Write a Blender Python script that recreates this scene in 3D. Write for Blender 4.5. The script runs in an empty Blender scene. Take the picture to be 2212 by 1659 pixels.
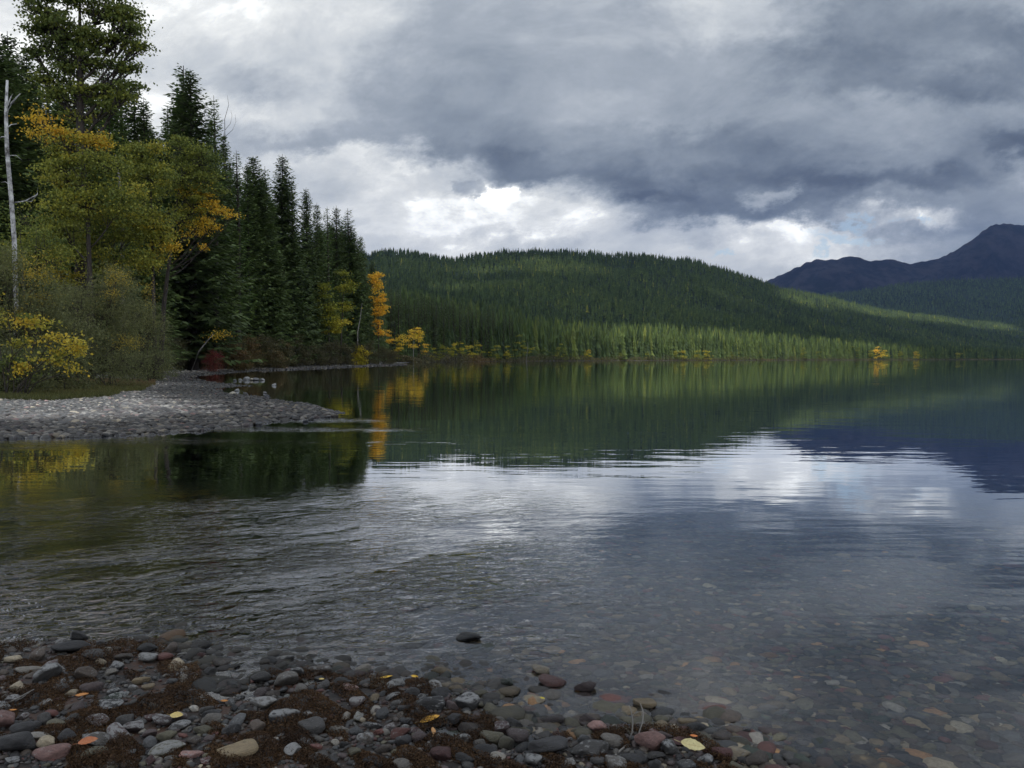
import bpy, math, random
import numpy as np
from mathutils import Vector, Matrix
S = bpy.context.scene
COL = S.collection
rad = math.radians

# ------------------------------------------------------------------ camera
F = 1782.0            # focal length in units of a 2212-wide picture
CX, CY, HZ = 1106.0, 829.5, 775.8
CAMH = 1.6
PITCH = math.atan((CY - HZ) / F)
cam = bpy.data.cameras.new('camera'); cam.sensor_width = 36.0; cam.lens = 36.0 * F / 2212
cam.clip_start = 0.05; cam.clip_end = 60000
co = bpy.data.objects.new('camera', cam); COL.objects.link(co)
co.location = (0, 0, CAMH); co.rotation_euler = (math.pi / 2 - PITCH, 0, 0)
S.camera = co

# ------------------------------------------------------------------ render settings
S.render.engine = 'CYCLES'
S.view_settings.view_transform = 'Standard'; S.view_settings.look = 'None'
S.view_settings.exposure = 0.0; S.view_settings.gamma = 1.0
S.cycles.max_bounces = 10; S.cycles.diffuse_bounces = 3; S.cycles.glossy_bounces = 4
S.cycles.transmission_bounces = 8; S.cycles.volume_bounces = 0; S.cycles.transparent_max_bounces = 12
S.cycles.use_denoising = True
S.cycles.sample_clamp_indirect = 6.0
try: S.cycles.use_adaptive_sampling = True; S.cycles.adaptive_threshold = 0.015
except Exception: pass

def lin(c): c /= 255.0; return c / 12.92 if c <= .04045 else ((c + .055) / 1.055) ** 2.4
def rgb(r, g, b): return (lin(r), lin(g), lin(b), 1.0)

# ------------------------------------------------------------------ node helper
class NT:
    def __init__(s, tree): s.t = tree; s.n = tree.nodes; s.l = tree.links
    def add(s, typ, **kw):
        nd = s.n.new(typ)
        for k, v in kw.items():
            setattr(nd, k, v)
        return nd
    def put(s, sock, v):
        if hasattr(v, 'is_output') or isinstance(v, bpy.types.NodeSocket): s.l.new(v, sock)
        else: sock.default_value = v
    def math(s, op, a, b=None, c=None, clamp=False):
        nd = s.add('ShaderNodeMath', operation=op); nd.use_clamp = clamp
        s.put(nd.inputs[0], a)
        if b is not None: s.put(nd.inputs[1], b)
        if c is not None: s.put(nd.inputs[2], c)
        return nd.outputs[0]
    def sstep(s, x, lo, hi, tlo=0.0, thi=1.0):
        nd = s.add('ShaderNodeMapRange', interpolation_type='SMOOTHSTEP')
        s.put(nd.inputs[0], x); s.put(nd.inputs[1], lo); s.put(nd.inputs[2], hi); s.put(nd.inputs[3], tlo); s.put(nd.inputs[4], thi)
        return nd.outputs[0]
    def mapr(s, x, lo, hi, tlo=0.0, thi=1.0):
        nd = s.add('ShaderNodeMapRange'); nd.clamp = True
        s.put(nd.inputs[0], x); s.put(nd.inputs[1], lo); s.put(nd.inputs[2], hi); s.put(nd.inputs[3], tlo); s.put(nd.inputs[4], thi)
        return nd.outputs[0]
    def mixf(s, f, a, b):
        nd = s.add('ShaderNodeMix', data_type='FLOAT'); s.put(nd.inputs[0], f); s.put(nd.inputs[2], a); s.put(nd.inputs[3], b); return nd.outputs[0]
    def mixc(s, f, a, b, bt='MIX'):
        nd = s.add('ShaderNodeMix', data_type='RGBA', blend_type=bt); s.put(nd.inputs[0], f); s.put(nd.inputs[6], a); s.put(nd.inputs[7], b); return nd.outputs[2]
    def noise(s, vec, scale, detail=4, rough=.55, dim='3D', out='Fac', dist=0.0, w=None):
        nd = s.add('ShaderNodeTexNoise', noise_dimensions=dim)
        if vec is not None: s.put(nd.inputs['Vector'], vec)
        s.put(nd.inputs['Scale'], scale); s.put(nd.inputs['Detail'], detail); s.put(nd.inputs['Roughness'], rough); s.put(nd.inputs['Distortion'], dist)
        if w is not None: s.put(nd.inputs['W'], w)
        return nd.outputs['Fac' if out == 'Fac' else 'Color']
    def comb(s, x, y, z):
        nd = s.add('ShaderNodeCombineXYZ'); s.put(nd.inputs[0], x); s.put(nd.inputs[1], y); s.put(nd.inputs[2], z); return nd.outputs[0]
    def sep(s, v):
        nd = s.add('ShaderNodeSeparateXYZ'); s.put(nd.inputs[0], v); return nd.outputs
    def vmath(s, op, a, b=None):
        nd = s.add('ShaderNodeVectorMath', operation=op); s.put(nd.inputs[0], a)
        if b is not None: s.put(nd.inputs[1], b)
        return nd.outputs[0]
    def ramp(s, f, stops, interp='LINEAR'):
        nd = s.add('ShaderNodeValToRGB'); cr = nd.color_ramp; cr.interpolation = interp
        while len(cr.elements) > 1: cr.elements.remove(cr.elements[-1])
        cr.elements[0].position = stops[0][0]; cr.elements[0].color = stops[0][1]
        for p, c in stops[1:]:
            e = cr.elements.new(p); e.color = c
        s.put(nd.inputs[0], f)
        return nd.outputs[0]

# ------------------------------------------------------------------ sky: world with an overcast, broken cloud layer over a clear sky
SUN_EL, SUN_AZ = rad(42), rad(205)     # azimuth clockwise from the lake axis (+Y)
def build_world():
    W = bpy.data.worlds.new('World'); S.world = W; W.use_nodes = True
    W.cycles.sampling_method = 'MANUAL'; W.cycles.sample_map_resolution = 512
    t = NT(W.node_tree); t.n.clear()
    out = t.add('ShaderNodeOutputWorld')
    sky = t.add('ShaderNodeTexSky', sky_type='NISHITA'); sky.sun_disc = False
    sky.sun_elevation = SUN_EL; sky.sun_rotation = SUN_AZ
    bsky = t.add('ShaderNodeBackground'); t.put(bsky.inputs[0], sky.outputs[0]); bsky.inputs[1].default_value = 0.12
    tc = t.add('ShaderNodeTexCoord')
    x, y, z = t.sep(tc.outputs['Generated'])[:3]
    yc = t.math('MAXIMUM', y, 0.12)
    u0 = t.math('DIVIDE', x, yc); v0 = t.math('DIVIDE', z, yc)
    # the cloud layer seen in perspective
    zz = t.math('ADD', t.math('MAXIMUM', z, 0.0), 0.09)
    px = t.math('DIVIDE', x, zz); py = t.math('DIVIDE', y, zz)
    P = t.comb(px, py, 0.0)
    # flatter coordinate: features elongated along the horizon
    Q = t.comb(t.math('SUBTRACT', u0, t.math('MULTIPLY', v0, .35)), t.math('MULTIPLY', v0, 1.55), 0.3)
    wA = t.noise(Q, 3.2, 5, .55, out='Color'); wB = t.noise(Q, 10.0, 8, .68, out='Color')
    ax, ay, _ = t.sep(wA)[:3]; bx, by, _ = t.sep(wB)[:3]
    def c(a, k): return t.math('MULTIPLY', t.math('SUBTRACT', a, 0.5), k)
    u = t.math('ADD', t.math('ADD', u0, c(ax, .12)), c(bx, .19))
    v = t.math('ADD', t.math('ADD', v0, c(ay, .04)), c(by, .095))
    X = [0, 138, 277, 415, 553, 691, 830, 968, 1106, 1244, 1382, 1521, 1659, 1797, 1936, 2074, 2212]
    G = [
     (-900, [190,185,190,200,195,185,175,170,175,185,190,180,170,160,170,190,200]),
     (-500, [120,120,125,130,150,160,160,155,135,120,120,120,125,120,125,150,185]),
     (-220, [150,150,155,165,180,185,175,155,130,115,112,125,135,125,135,160,200]),
     (0,   [215,222,222,216,222,216,208,178,180,180,175,208,190,146,138,158,172]),
     (60,  [222,224,224,212,224,218,196,172,172,178,186,206,188,138,140,135,125]),
     (120, [230,226,216,200,210,214,188,174,165,166,174,180,163,124,118,158,120]),
     (180, [230,226,222,196,180,202,176,165,170,174,170,180,165,130,124,124,140]),
     (240, [225,222,220,220,215,202,168,160,168,180,190,178,166,165,170,165,172]),
     (300, [215,215,215,200,182,168,165,155,155,165,158,136,144,150,160,150,140]),
     (340, [215,215,215,205,200,218,222,148,128,150,140,142,130,134,144,150,125]),
     (380, [215,215,215,212,215,205,228,205,132,135,122,128,114,104,114,135,185]),
     (420, [220,220,220,215,220,200,222,215,255,196,100,104,150,116,160,150,155]),
     (460, [220,220,220,215,215,210,222,243,236,222,150,110,116,146,238,150,146]),
     (500, [215,215,215,215,215,216,224,232,228,212,196,182,226,230,158,140,122]),
     (540, [210,210,210,210,210,210,212,214,198,190,196,210,222,228,180,150,132]),
     (600, [205,205,205,205,205,205,200,195,185,184,188,204,192,190,170,150,140]),
     (760, [195]*17)]
    tp = math.tan(PITCH)
    def vrow(pyx): a = (CY - pyx) / F; return (a - tp) / (1 + a * tp)
    ulo, uhi = (0 - CX) / F, (2212 - CX) / F
    un = t.mapr(u, ulo, uhi)
    acc = None; pv = None
    for yy, vals in reversed(G):
        r = t.ramp(un, [(i / 16.0, (q / 255., q / 255., q / 255., 1)) for i, q in enumerate(vals)])
        r = t.sep(r)[0]
        if acc is None: acc = r
        else: acc = t.mixf(t.sstep(v, pv, vrow(yy)), acc, r)
        pv = vrow(yy)
    # generic broken overcast everywhere else
    g1 = t.noise(P, 0.55, 7, .58); g2 = t.noise(P, 0.16, 3, .5)
    gen = t.math('ADD', t.mapr(g1, .3, .7, .50, .92), t.mapr(g2, .3, .7, -.10, .10))
    front = t.math('MULTIPLY', t.sstep(y, .35, .62), t.sstep(v0, 1.15, .62))
    base = t.mixf(front, gen, acc)
    # finer structure
    d1 = t.noise(P, 1.5, 8, .55); d2 = t.noise(Q, 6.0, 9, .68, dist=.5)
    d3 = t.noise(t.comb(t.math('ADD', u0, t.math('MULTIPLY', v0, -.4)), t.math('MULTIPLY', v0, 1.8), 1.7), 4.6, 9, .60, dist=.35)
    L = t.math('ADD', base, t.math('ADD', t.math('ADD', c(d1, .15), c(d3, .28)), c(d2, .26)))
    L = t.math('ADD', L, t.math('MULTIPLY', t.sstep(L, .66, .82), .030))
    # small separate shreds
    def blob(px_, py_, sx, sy, amt):
        du = t.math('DIVIDE', t.math('SUBTRACT', u, (px_ - CX) / F), sx / F); dv = t.math('DIVIDE', t.math('SUBTRACT', v, vrow(py_)), sy / F)
        r2 = t.math('ADD', t.math('MULTIPLY', du, du), t.math('MULTIPLY', dv, dv))
        return t.math('MULTIPLY', t.sstep(t.math('ADD', r2, c(bx, 3.0)), 2.2, .0), amt)
    for b in [(988, 420, 34, 22, -.17), (2165, 318, 66, 28, -.09), (1655, 432, 42, 18, .12), (1075, 425, 100, 26, .03), (890, 358, 40, 26, .06)]:
        L = t.math('ADD', L, blob(*b))
    col = t.ramp(L, [(.30, rgb(80, 89, 101)), (.41, rgb(94, 104, 118)), (.50, rgb(118, 129, 142)), (.60, rgb(148, 158, 169)),
                     (.70, rgb(176, 184, 193)), (.80, rgb(206, 212, 217)), (.86, rgb(226, 230, 232)), (.91, (.97, .99, .98, 1)), (.95, (1.4, 1.42, 1.39, 1)), (1.0, (2.4, 2.42, 2.36, 1))])
    bc = t.add('ShaderNodeBackground'); t.put(bc.inputs[0], col); t.put(bc.inputs[1], t.mixf(front, 1.35, 1.0))
    # few blue gaps
    gap = None
    for (px_, py_, sx, sy) in [(1800, 503, 70, 9), (1845, 480, 40, 9), (1940, 466, 26, 8), (1755, 522, 22, 8), (1545, 537, 16, 7)]:
        g = blob(px_, py_, sx * .9, sy * .9, .62); gap = g if gap is None else t.math('MAXIMUM', gap, g)
    mx = t.add('ShaderNodeMixShader'); t.put(mx.inputs[0], gap); t.l.new(bc.outputs[0], mx.inputs[1]); t.l.new(bsky.outputs[0], mx.inputs[2])
    t.l.new(mx.outputs[0], out.inputs[0])
build_world()

sl = bpy.data.lights.new('sun', 'SUN'); sl.energy = 3.6; sl.angle = rad(.5); sl.color = (1, .93, .82)
so = bpy.data.objects.new('sun', sl); COL.objects.link(so)
sd_ = Vector((math.sin(SUN_AZ) * math.cos(SUN_EL), math.cos(SUN_AZ) * math.cos(SUN_EL), math.sin(SUN_EL)))
so.rotation_euler = sd_.to_track_quat('Z', 'Y').to_euler(); so.location = sd_ * 50

# ------------------------------------------------------------------ geometry helpers
R = np.random.default_rng(7)
def mesh(name, V, faces, mat=None, attrs=None, smooth=False, cols=None):
    """faces: list of int arrays, each (n,3) or (n,4)"""
    me = bpy.data.meshes.new(name)
    V = np.asarray(V, dtype=np.float32)
    me.vertices.add(len(V)); me.vertices.foreach_set('co', V.ravel())
    faces = [np.asarray(f, dtype=np.int32) for f in faces if len(f)]
    li = np.concatenate([f.ravel() for f in faces]); tot = np.concatenate([np.full(len(f), f.shape[1], np.int32) for f in faces])
    st = np.concatenate([[0], np.cumsum(tot)[:-1]]).astype(np.int32)
    me.loops.add(len(li)); me.loops.foreach_set('vertex_index', li)
    me.polygons.add(len(tot)); me.polygons.foreach_set('loop_start', st)
    try: me.polygons.foreach_set('loop_total', tot)
    except Exception: pass
    me.polygons.foreach_set('use_smooth', np.full(len(tot), smooth))
    for k, a in (attrs or {}).items():
        at = me.attributes.new(k, 'FLOAT', 'POINT'); at.data.foreach_set('value', np.asarray(a, np.float32).ravel())
    if cols is not None:
        at = me.attributes.new('col', 'FLOAT_COLOR', 'POINT'); at.data.foreach_set('color', np.asarray(cols, np.float32).ravel())
    me.update(calc_edges=True)
    if mat: me.materials.append(mat)
    return me
def obj(name, me, parent=None, loc=None, **props):
    o = bpy.data.objects.new(name, me); COL.objects.link(o)
    if parent: o.parent = parent
    if loc is not None: o.location = loc
    for k, v in props.items():
        if v is not None: o[k] = v
    return o
def thing(name, label, cat, loc, group=None, rz=0, s=1.0):
    o = obj(name, None, None, loc, label=label, category=cat, group=group)
    o.empty_display_size = .3; o.rotation_euler = (0, 0, rz); o.scale = (s, s, s) if not isinstance(s, tuple) else s
    return o
def merge(parts):
    """parts: list of (V, [faces], attrs dict) -> merged"""
    Vs, Fs, At, off = [], {}, {}, 0
    for V, fs, at in parts:
        Vs.append(V)
        for f in fs:
            if len(f): Fs.setdefault(f.shape[1], []).append(f + off)
        for k, a in at.items(): At.setdefault(k, []).append(a)
        off += len(V)
    return np.concatenate(Vs), [np.concatenate(f) for f in Fs.values()], {k: np.concatenate(a) for k, a in At.items()}
def tube(pts, radii, n=6):
    pts = np.asarray(pts, float); radii = np.asarray(radii, float); m = len(pts)
    T = np.gradient(pts, axis=0); T /= np.linalg.norm(T, axis=1, keepdims=True) + 1e-9
    ref = np.where(np.abs(T[:, 2:3]) > .9, np.array([[1., 0, 0]]), np.array([[0, 0, 1.]]))
    A = np.cross(T, ref); A /= np.linalg.norm(A, axis=1, keepdims=True) + 1e-9; B = np.cross(T, A)
    a = np.linspace(0, 2 * math.pi, n, endpoint=False)
    V = pts[:, None, :] + radii[:, None, None] * (np.cos(a)[None, :, None] * A[:, None, :] + np.sin(a)[None, :, None] * B[:, None, :])
    V = V.reshape(-1, 3)
    i = np.arange(m - 1)[:, None] * n; j = np.arange(n)[None, :]; k = (j + 1) % n
    f = np.stack([i + j, i + k, i + n + k, i + n + j], -1).reshape(-1, 4)
    V = np.vstack([V, pts[:1] - T[:1] * .0, pts[-1:]]); c0, c1 = m * n, m * n + 1
    caps = np.array([[c0, (q + 1) % n, q] for q in range(n)] + [[c1, (m - 1) * n + q, (m - 1) * n + (q + 1) % n] for q in range(n)])
    return V, [f, caps], {}
def leaves(C, size, rnd, tone, asp=.55, up=.0, dirs=None):
    """diamond leaf quads at centres C"""
    n = len(C)
    a = rnd.normal(size=(n, 3)) if dirs is None else dirs + rnd.normal(size=(n, 3)) * .35
    a[:, 2] *= (1 - up); a /= np.linalg.norm(a, axis=1, keepdims=True) + 1e-9
    b = np.cross(a, rnd.normal(size=(n, 3))); b /= np.linalg.norm(b, axis=1, keepdims=True) + 1e-9
    s = (size * rnd.uniform(.65, 1.35, n))[:, None]
    V = np.stack([C - a * s * .5, C + b * s * asp * .5 + a * s * .05, C + a * s * .5, C - b * s * asp * .5 + a * s * .05], 1).reshape(-1, 3)
    f = np.arange(4 * n).reshape(-1, 4)
    return V, [f], {'tone': np.repeat(np.broadcast_to(tone, (n,)), 4)}
def wob(P, seed, scale, k=6):
    """cheap smooth noise: sum of random sines, about -1..1"""
    r = np.random.default_rng(seed); P = np.asarray(P, float); o = np.zeros(P.shape[:-1])
    for i in range(k):
        d = r.normal(size=P.shape[-1]); d /= np.linalg.norm(d); w = scale * r.uniform(.6, 1.8)
        o += np.sin(P @ d * w + r.uniform(0, 6.28))
    return o / k * 1.6

# pixel of the 2212x1659 picture -> ground / -> point at a distance
cp, sp = math.cos(PITCH), math.sin(PITCH)
def ray(px, py):
    a, b = (px - CX) / F, (CY - py) / F
    return np.array([a, cp + b * sp, -sp + b * cp])
def G(px, py, z=0.0):
    d = ray(px, py); k = (z - CAMH) / d[2]; return d[0] * k, d[1] * k
def Wd(px, dist): return (px - CX) / F * dist, dist
def topz(py, dist): return CAMH + (HZ - py) / F * dist

# ------------------------------------------------------------------ terrain
SHORE = [(-60, 13), G(-200, 958), G(0, 946), G(153, 942), G(306, 936), G(421, 928), G(536, 915), G(620, 905), G(690, 900), G(706, 893),
         G(655, 878), G(600, 864), G(540, 855), G(480, 847), G(460, 840), G(490, 836.5), G(548, 833.5), G(500, 829), G(440, 823),
         G(398, 817), G(430, 811), G(479, 807), G(575, 800), G(728, 793.7), G(847, 789.5), G(874, 788), Wd(876, 262), Wd(868, 300), Wd(890, 390), Wd(960, 450),
         Wd(1060, 560), Wd(1200, 700), Wd(1350, 820), Wd(1500, 960), Wd(1700, 1200), Wd(1900, 1500), Wd(2100, 2000), Wd(2300, 2600),
         Wd(2600, 3500), (6500, 6500)]
MAIN = np.array(SHORE + [(9000, 40000), (-40000, 40000), (-40000, 13)])
NEARL = [(-30, 5.3), G(-300, 1385), G(0, 1399), G(120, 1392), G(330, 1400), G(400, 1428), G(412, 1500), G(530, 1504), G(565, 1470), G(620, 1452),
         G(700, 1466), G(800, 1482), G(905, 1476), G(985, 1508), G(1040, 1562), G(1110, 1592), G(1200, 1602), G(1300, 1596), G(1400, 1588),
         G(1480, 1606), G(1560, 1636), G(1630, 1690), (1.25, 2.3), (2.6, 0), (5, -6), (-30, -6)]
NEARP = np.array(NEARL)
def sdf(X, Y, poly):
    P = np.stack([X, Y], -1).reshape(-1, 2); a = poly; b = np.roll(poly, -1, 0)
    D = np.full(len(P), 1e18); ins = np.zeros(len(P), bool)
    for p, q in zip(a, b):
        e = q - p; w = P - p; t = np.clip((w @ e) / (e @ e + 1e-12), 0, 1)
        d = ((w - t[:, None] * e) ** 2).sum(1); D = np.minimum(D, d)
        c = ((p[1] <= P[:, 1]) != (q[1] <= P[:, 1]))
        with np.errstate(divide='ignore', invalid='ignore'):
            xi = p[0] + (P[:, 1] - p[1]) / (q[1] - p[1] + 1e-15) * e[0]
        ins ^= c & (P[:, 0] < xi)
    return (np.sqrt(D) * np.where(ins, 1, -1)).reshape(np.shape(X))
POOLS = [(*G(476, 1489), .15, .11), (*G(590, 1503), .10, .05), (*G(975, 1585), .13, .08), (*G(1150, 1612), .12, .06), (*G(680, 1478), .10, .06)]
def inpool(x, y, k=.8): return any(((x - a) / (c * k)) ** 2 + ((y - b) / (d * k)) ** 2 < 1 for a, b, c, d in POOLS)
def height(X, Y, full=False):
    X = np.asarray(X, float); Y = np.asarray(Y, float)
    m = sdf(X, Y, MAIN); n = sdf(X, Y, NEARP)
    r = np.hypot(X, Y); P2 = np.stack([X, Y], -1)
    wig = wob(P2, 3, 1.1) * np.clip(r / 60, .08, 1.0) * .28
    m2 = m + wig * np.clip(r / 30, .3, 3)
    n2 = n + wob(P2, 5, 5.0) * .05
    dn = np.where(n2 > 0, .012 + .045 * n2 + .010 * wob(P2, 9, 6.0), 0)
    dm = np.where(m2 > 0, .024 * np.minimum(m2, 12) + .05 * np.clip(m2 - 12, 0, 160) , 0)
    for cx_, cy_, sx_, sy_ in POOLS: dn = dn - .060 * np.exp(-((X - cx_) / sx_) ** 2 - ((Y - cy_) / sy_) ** 2)
    d = np.maximum(-m2, 0); e = np.maximum(-n2, 0); q = np.minimum(d, e)
    dep = -(.075 * np.minimum(q, 7) + .22 * np.clip(q - 7, 0, 45))
    tip = np.array(G(760, 908))
    dep = dep * (1 - .75 * np.exp(-(((X - tip[0]) / 2.2) ** 2 + ((Y - tip[1]) / 1.6) ** 2)))
    z = np.where(n2 > 0, dn, np.where(m2 > 0, dm, dep))
    return (z, m2, n2) if full else z
def hgt(x, y): return float(height(np.array([x]), np.array([y]))[0])

def polar(rings, amin, amax, na, nb):
    A = np.concatenate([np.linspace(amin, amax, na), np.linspace(amax, 2 * math.pi + amin, nb + 1)[1:-1]])
    RR, AA = np.meshgrid(rings, A, indexing='ij')
    X = RR * np.sin(AA); Y = RR * np.cos(AA); n = len(A); m = len(rings)
    i = np.arange(m - 1)[:, None] * n; j = np.arange(n)[None, :]; k = (j + 1) % n
    f = np.stack([i + j, i + n + j, i + n + k, i + k], -1).reshape(-1, 4)[:, ::-1]
    return X.ravel(), Y.ravel(), f, m, n

# ------------------------------------------------------------------ materials
def new_mat(name):
    m = bpy.data.materials.new(name); m.use_nodes = True; t = NT(m.node_tree); t.n.clear()
    o = t.add('ShaderNodeOutputMaterial'); return m, t, o
def pos(t): return t.add('ShaderNodeNewGeometry').outputs['Position']
def attr(t, name, out='Fac'):
    a = t.add('ShaderNodeAttribute', attribute_name=name); return a.outputs[out]
def bump(t, h, dist, strength=1.0):
    b = t.add('ShaderNodeBump'); t.put(b.inputs['Strength'], strength); t.put(b.inputs['Distance'], dist); t.put(b.inputs['Height'], h); return b.outputs[0]
def foliage_mat(name, stops, trans=.22, rnd=.25, rough=.6):
    m, t, o = new_mat(name)
    oi = t.add('ShaderNodeObjectInfo')
    tone = attr(t, 'tone'); f = t.math('ADD', tone, t.math('MULTIPLY', t.math('SUBTRACT', oi.outputs['Random'], .5), rnd), clamp=True)
    c = t.ramp(f, stops)
    gi = t.add('ShaderNodeNewGeometry')
    c = t.mixc(1.0, c, t.ramp(gi.outputs['Random Per Island'], [(0, (.72, .72, .72, 1)), (1, (1.28, 1.28, 1.28, 1))]), 'MULTIPLY')
    p = t.add('ShaderNodeBsdfPrincipled'); t.put(p.inputs['Base Color'], c); p.inputs['Roughness'].default_value = rough
    p.inputs['Specular IOR Level'].default_value = .3
    tr = t.add('ShaderNodeBsdfTranslucent'); t.put(tr.inputs[0], c)
    mx = t.add('ShaderNodeMixShader'); mx.inputs[0].default_value = trans
    t.l.new(p.outputs[0], mx.inputs[1]); t.l.new(tr.outputs[0], mx.inputs[2]); t.l.new(mx.outputs[0], o.inputs[0])
    return m
def L4(r, g, b): return (r, g, b, 1)
M_SPRUCE = foliage_mat('spruce_needles', [(0, L4(.052, .070, .028)), (.5, L4(.100, .142, .046)), (1, L4(.17, .235, .06))])
M_LARCH = foliage_mat('larch_needles', [(0, L4(.06, .105, .028)), (.5, L4(.105, .17, .04)), (1, L4(.19, .25, .05))])
M_FAR = foliage_mat('far_needles', [(0, L4(.026, .048, .020)), (.45, L4(.090, .138, .042)), (.8, L4(.14, .185, .045)), (1, L4(.30, .30, .06))], rnd=.1)
M_LEAF = foliage_mat('broad_leaves', [(0, L4(.065, .095, .03)), (.25, L4(.15, .19, .045)), (.5, L4(.34, .34, .055)), (.75, L4(.60, .44, .05)), (1, L4(.82, .45, .04))], trans=.35, rnd=.06)
M_WILLOW = foliage_mat('willow_leaves', [(0, L4(.10, .115, .05)), (.5, L4(.19, .20, .075)), (.8, L4(.34, .28, .055)), (1, L4(.52, .38, .045))], trans=.3, rnd=.1)
M_SHRUB = foliage_mat('shrub_leaves', [(0, L4(.085, .07, .045)), (.4, L4(.12, .115, .05)), (.7, L4(.20, .13, .05)), (1, L4(.20, .030, .035))], trans=.3, rnd=.0)
M_GOLD = foliage_mat('golden_leaves', [(0, L4(.19, .22, .035)), (.35, L4(.42, .38, .04)), (.65, L4(.82, .60, .07)), (1, L4(.95, .54, .06))], trans=.35, rnd=.05)
def bark_mat(name, c1, c2, sc=6, zst=.15):
    m, t, o = new_mat(name); p = t.add('ShaderNodeBsdfPrincipled')
    tc = t.add('ShaderNodeTexCoord').outputs['Object']
    mp = t.vmath('MULTIPLY', tc, (1, 1, zst)); n = t.noise(mp, sc, 6, .65)
    t.put(p.inputs['Base Color'], t.ramp(n, [(.35, c1), (.65, c2)])); p.inputs['Roughness'].default_value = .9
    t.put(p.inputs['Normal'], bump(t, n, .04)); t.l.new(p.outputs[0], o.inputs[0]); return m
M_BARK = bark_mat('dark_bark', L4(.03, .024, .018), L4(.075, .06, .05))
M_GREY = bark_mat('weathered_wood', L4(.16, .15, .135), L4(.34, .32, .29), 4)
M_BIRCH = bark_mat('white_bark', L4(.10, .09, .085), L4(.74, .73, .70), 3.2, .9)

# ------------------------------------------------------------------ ground
def ground_material():
    m, t, o = new_mat('shore_ground'); p = t.add('ShaderNodeBsdfPrincipled')
    P = pos(t); x, y, z = t.sep(P)[:3]
    main = attr(t, 'main_d'); near = attr(t, 'near_d')
    r = t.math('SQRT', t.math('ADD', t.math('MULTIPLY', x, x), t.math('MULTIPLY', y, y)))
    P2 = t.comb(x, y, 0.0)
    # pebbles at three sizes
    def peb(scale):
        v = t.add('ShaderNodeTexVoronoi', voronoi_dimensions='2D'); t.put(v.inputs['Vector'], P2); v.inputs['Scale'].default_value = scale
        return v.outputs['Color'], v.outputs['Distance']
    c1, d1 = peb(17.0); c2, d2 = peb(38.0)
    def hue(c): return t.sep(c)[0], t.sep(c)[1]
    def stone(c):
        a, b = hue(c)
        k = t.ramp(a, [(0, L4(.045, .05, .05)), (.3, L4(.085, .09, .09)), (.55, L4(.12, .115, .10)), (.7, L4(.13, .075, .065)), (.82, L4(.09, .115, .08)), (.92, L4(.21, .18, .12)), (1, L4(.30, .29, .26))], 'CONSTANT')
        return t.mixc(1.0, k, t.ramp(b, [(0, L4(.6, .6, .6)), (1, L4(1.3, 1.3, 1.3))]), 'MULTIPLY')
    bed = t.mixc(t.math('LESS_THAN', t.sep(c1)[2], .45), stone(c2), stone(c1))
    bed = t.mixc(t.sstep(d1, .35, .75, 0, .5), bed, L4(.03, .03, .024))
    silt = L4(.035, .045, .034)
    bed = t.mixc(t.math('MULTIPLY', t.sstep(t.math('ADD', x, t.math('MULTIPLY', y, -.12)), .3, -1.6), .85), bed, L4(.020, .017, .010))
    bedc = t.mixc(t.sstep(z, -.5, -2.5), bed, silt)
    # dry pale gravel of the spit
    grav = t.mixc(.45, stone(c2), L4(.34, .335, .31))
    n = t.noise(P2, .35, 5, .6); grav = t.mixc(t.sstep(n, .35, .7, 0, .5), grav, L4(.17, .16, .15))
    wet = t.sstep(z, .17, .03)
    grav = t.mixc(wet, grav, t.mixc(.5, bed, L4(.06, .06, .06)))
    soil = t.mixc(t.noise(P2, 1.2, 6, .7), L4(.02, .018, .012), L4(.055, .05, .022))
    land = t.mixc(t.sstep(t.math('ADD', z, t.math('MULTIPLY', t.math('SUBTRACT', t.noise(P2, .12, 4, .6), .5), .5)), .5, .78), grav, soil)
    # brown algae and wet grit of the near beach
    mo = t.mixc(t.sstep(t.noise(P2, 3.3, 6, .65), .42, .60), L4(.016, .013, .011), L4(.050, .022, .010))
    land = t.mixc(t.math('GREATER_THAN', near, -.6), land, mo)
    col = t.mixc(t.sstep(z, -.012, .006), bedc, land)
    t.put(p.inputs['Base Color'], col)
    t.put(p.inputs['Roughness'], t.mixf(t.math('GREATER_THAN', near, -.6), .85, .6))
    h = t.math('ADD', t.math('MULTIPLY', t.math('SUBTRACT', .6, d1), .02), t.math('MULTIPLY', t.noise(P2, 60, 4, .7), .006))
    t.put(p.inputs['Normal'], bump(t, h, 1.0, .8))
    t.l.new(p.outputs[0], o.inputs[0]); return m
rings = np.concatenate([[.02, .4, .9, 1.5], np.geomspace(2.0, 30, 300), np.geomspace(30, 3000, 260)[1:], np.geomspace(3000, 15000, 24)[1:]])
X, Y, f, m_, n_ = polar(rings, rad(-38), rad(38), 420, 60)
z, sm, sn = height(X, Y, True)
z = z - np.clip((np.hypot(X, Y) - 3000) * .002, 0, 30)
obj('ground', mesh('ground', np.stack([X, Y, z], 1), [f], ground_material(), {'main_d': np.clip(sm, -50, 50), 'near_d': np.clip(sn, -5, 5)}, True), kind='structure')

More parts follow.
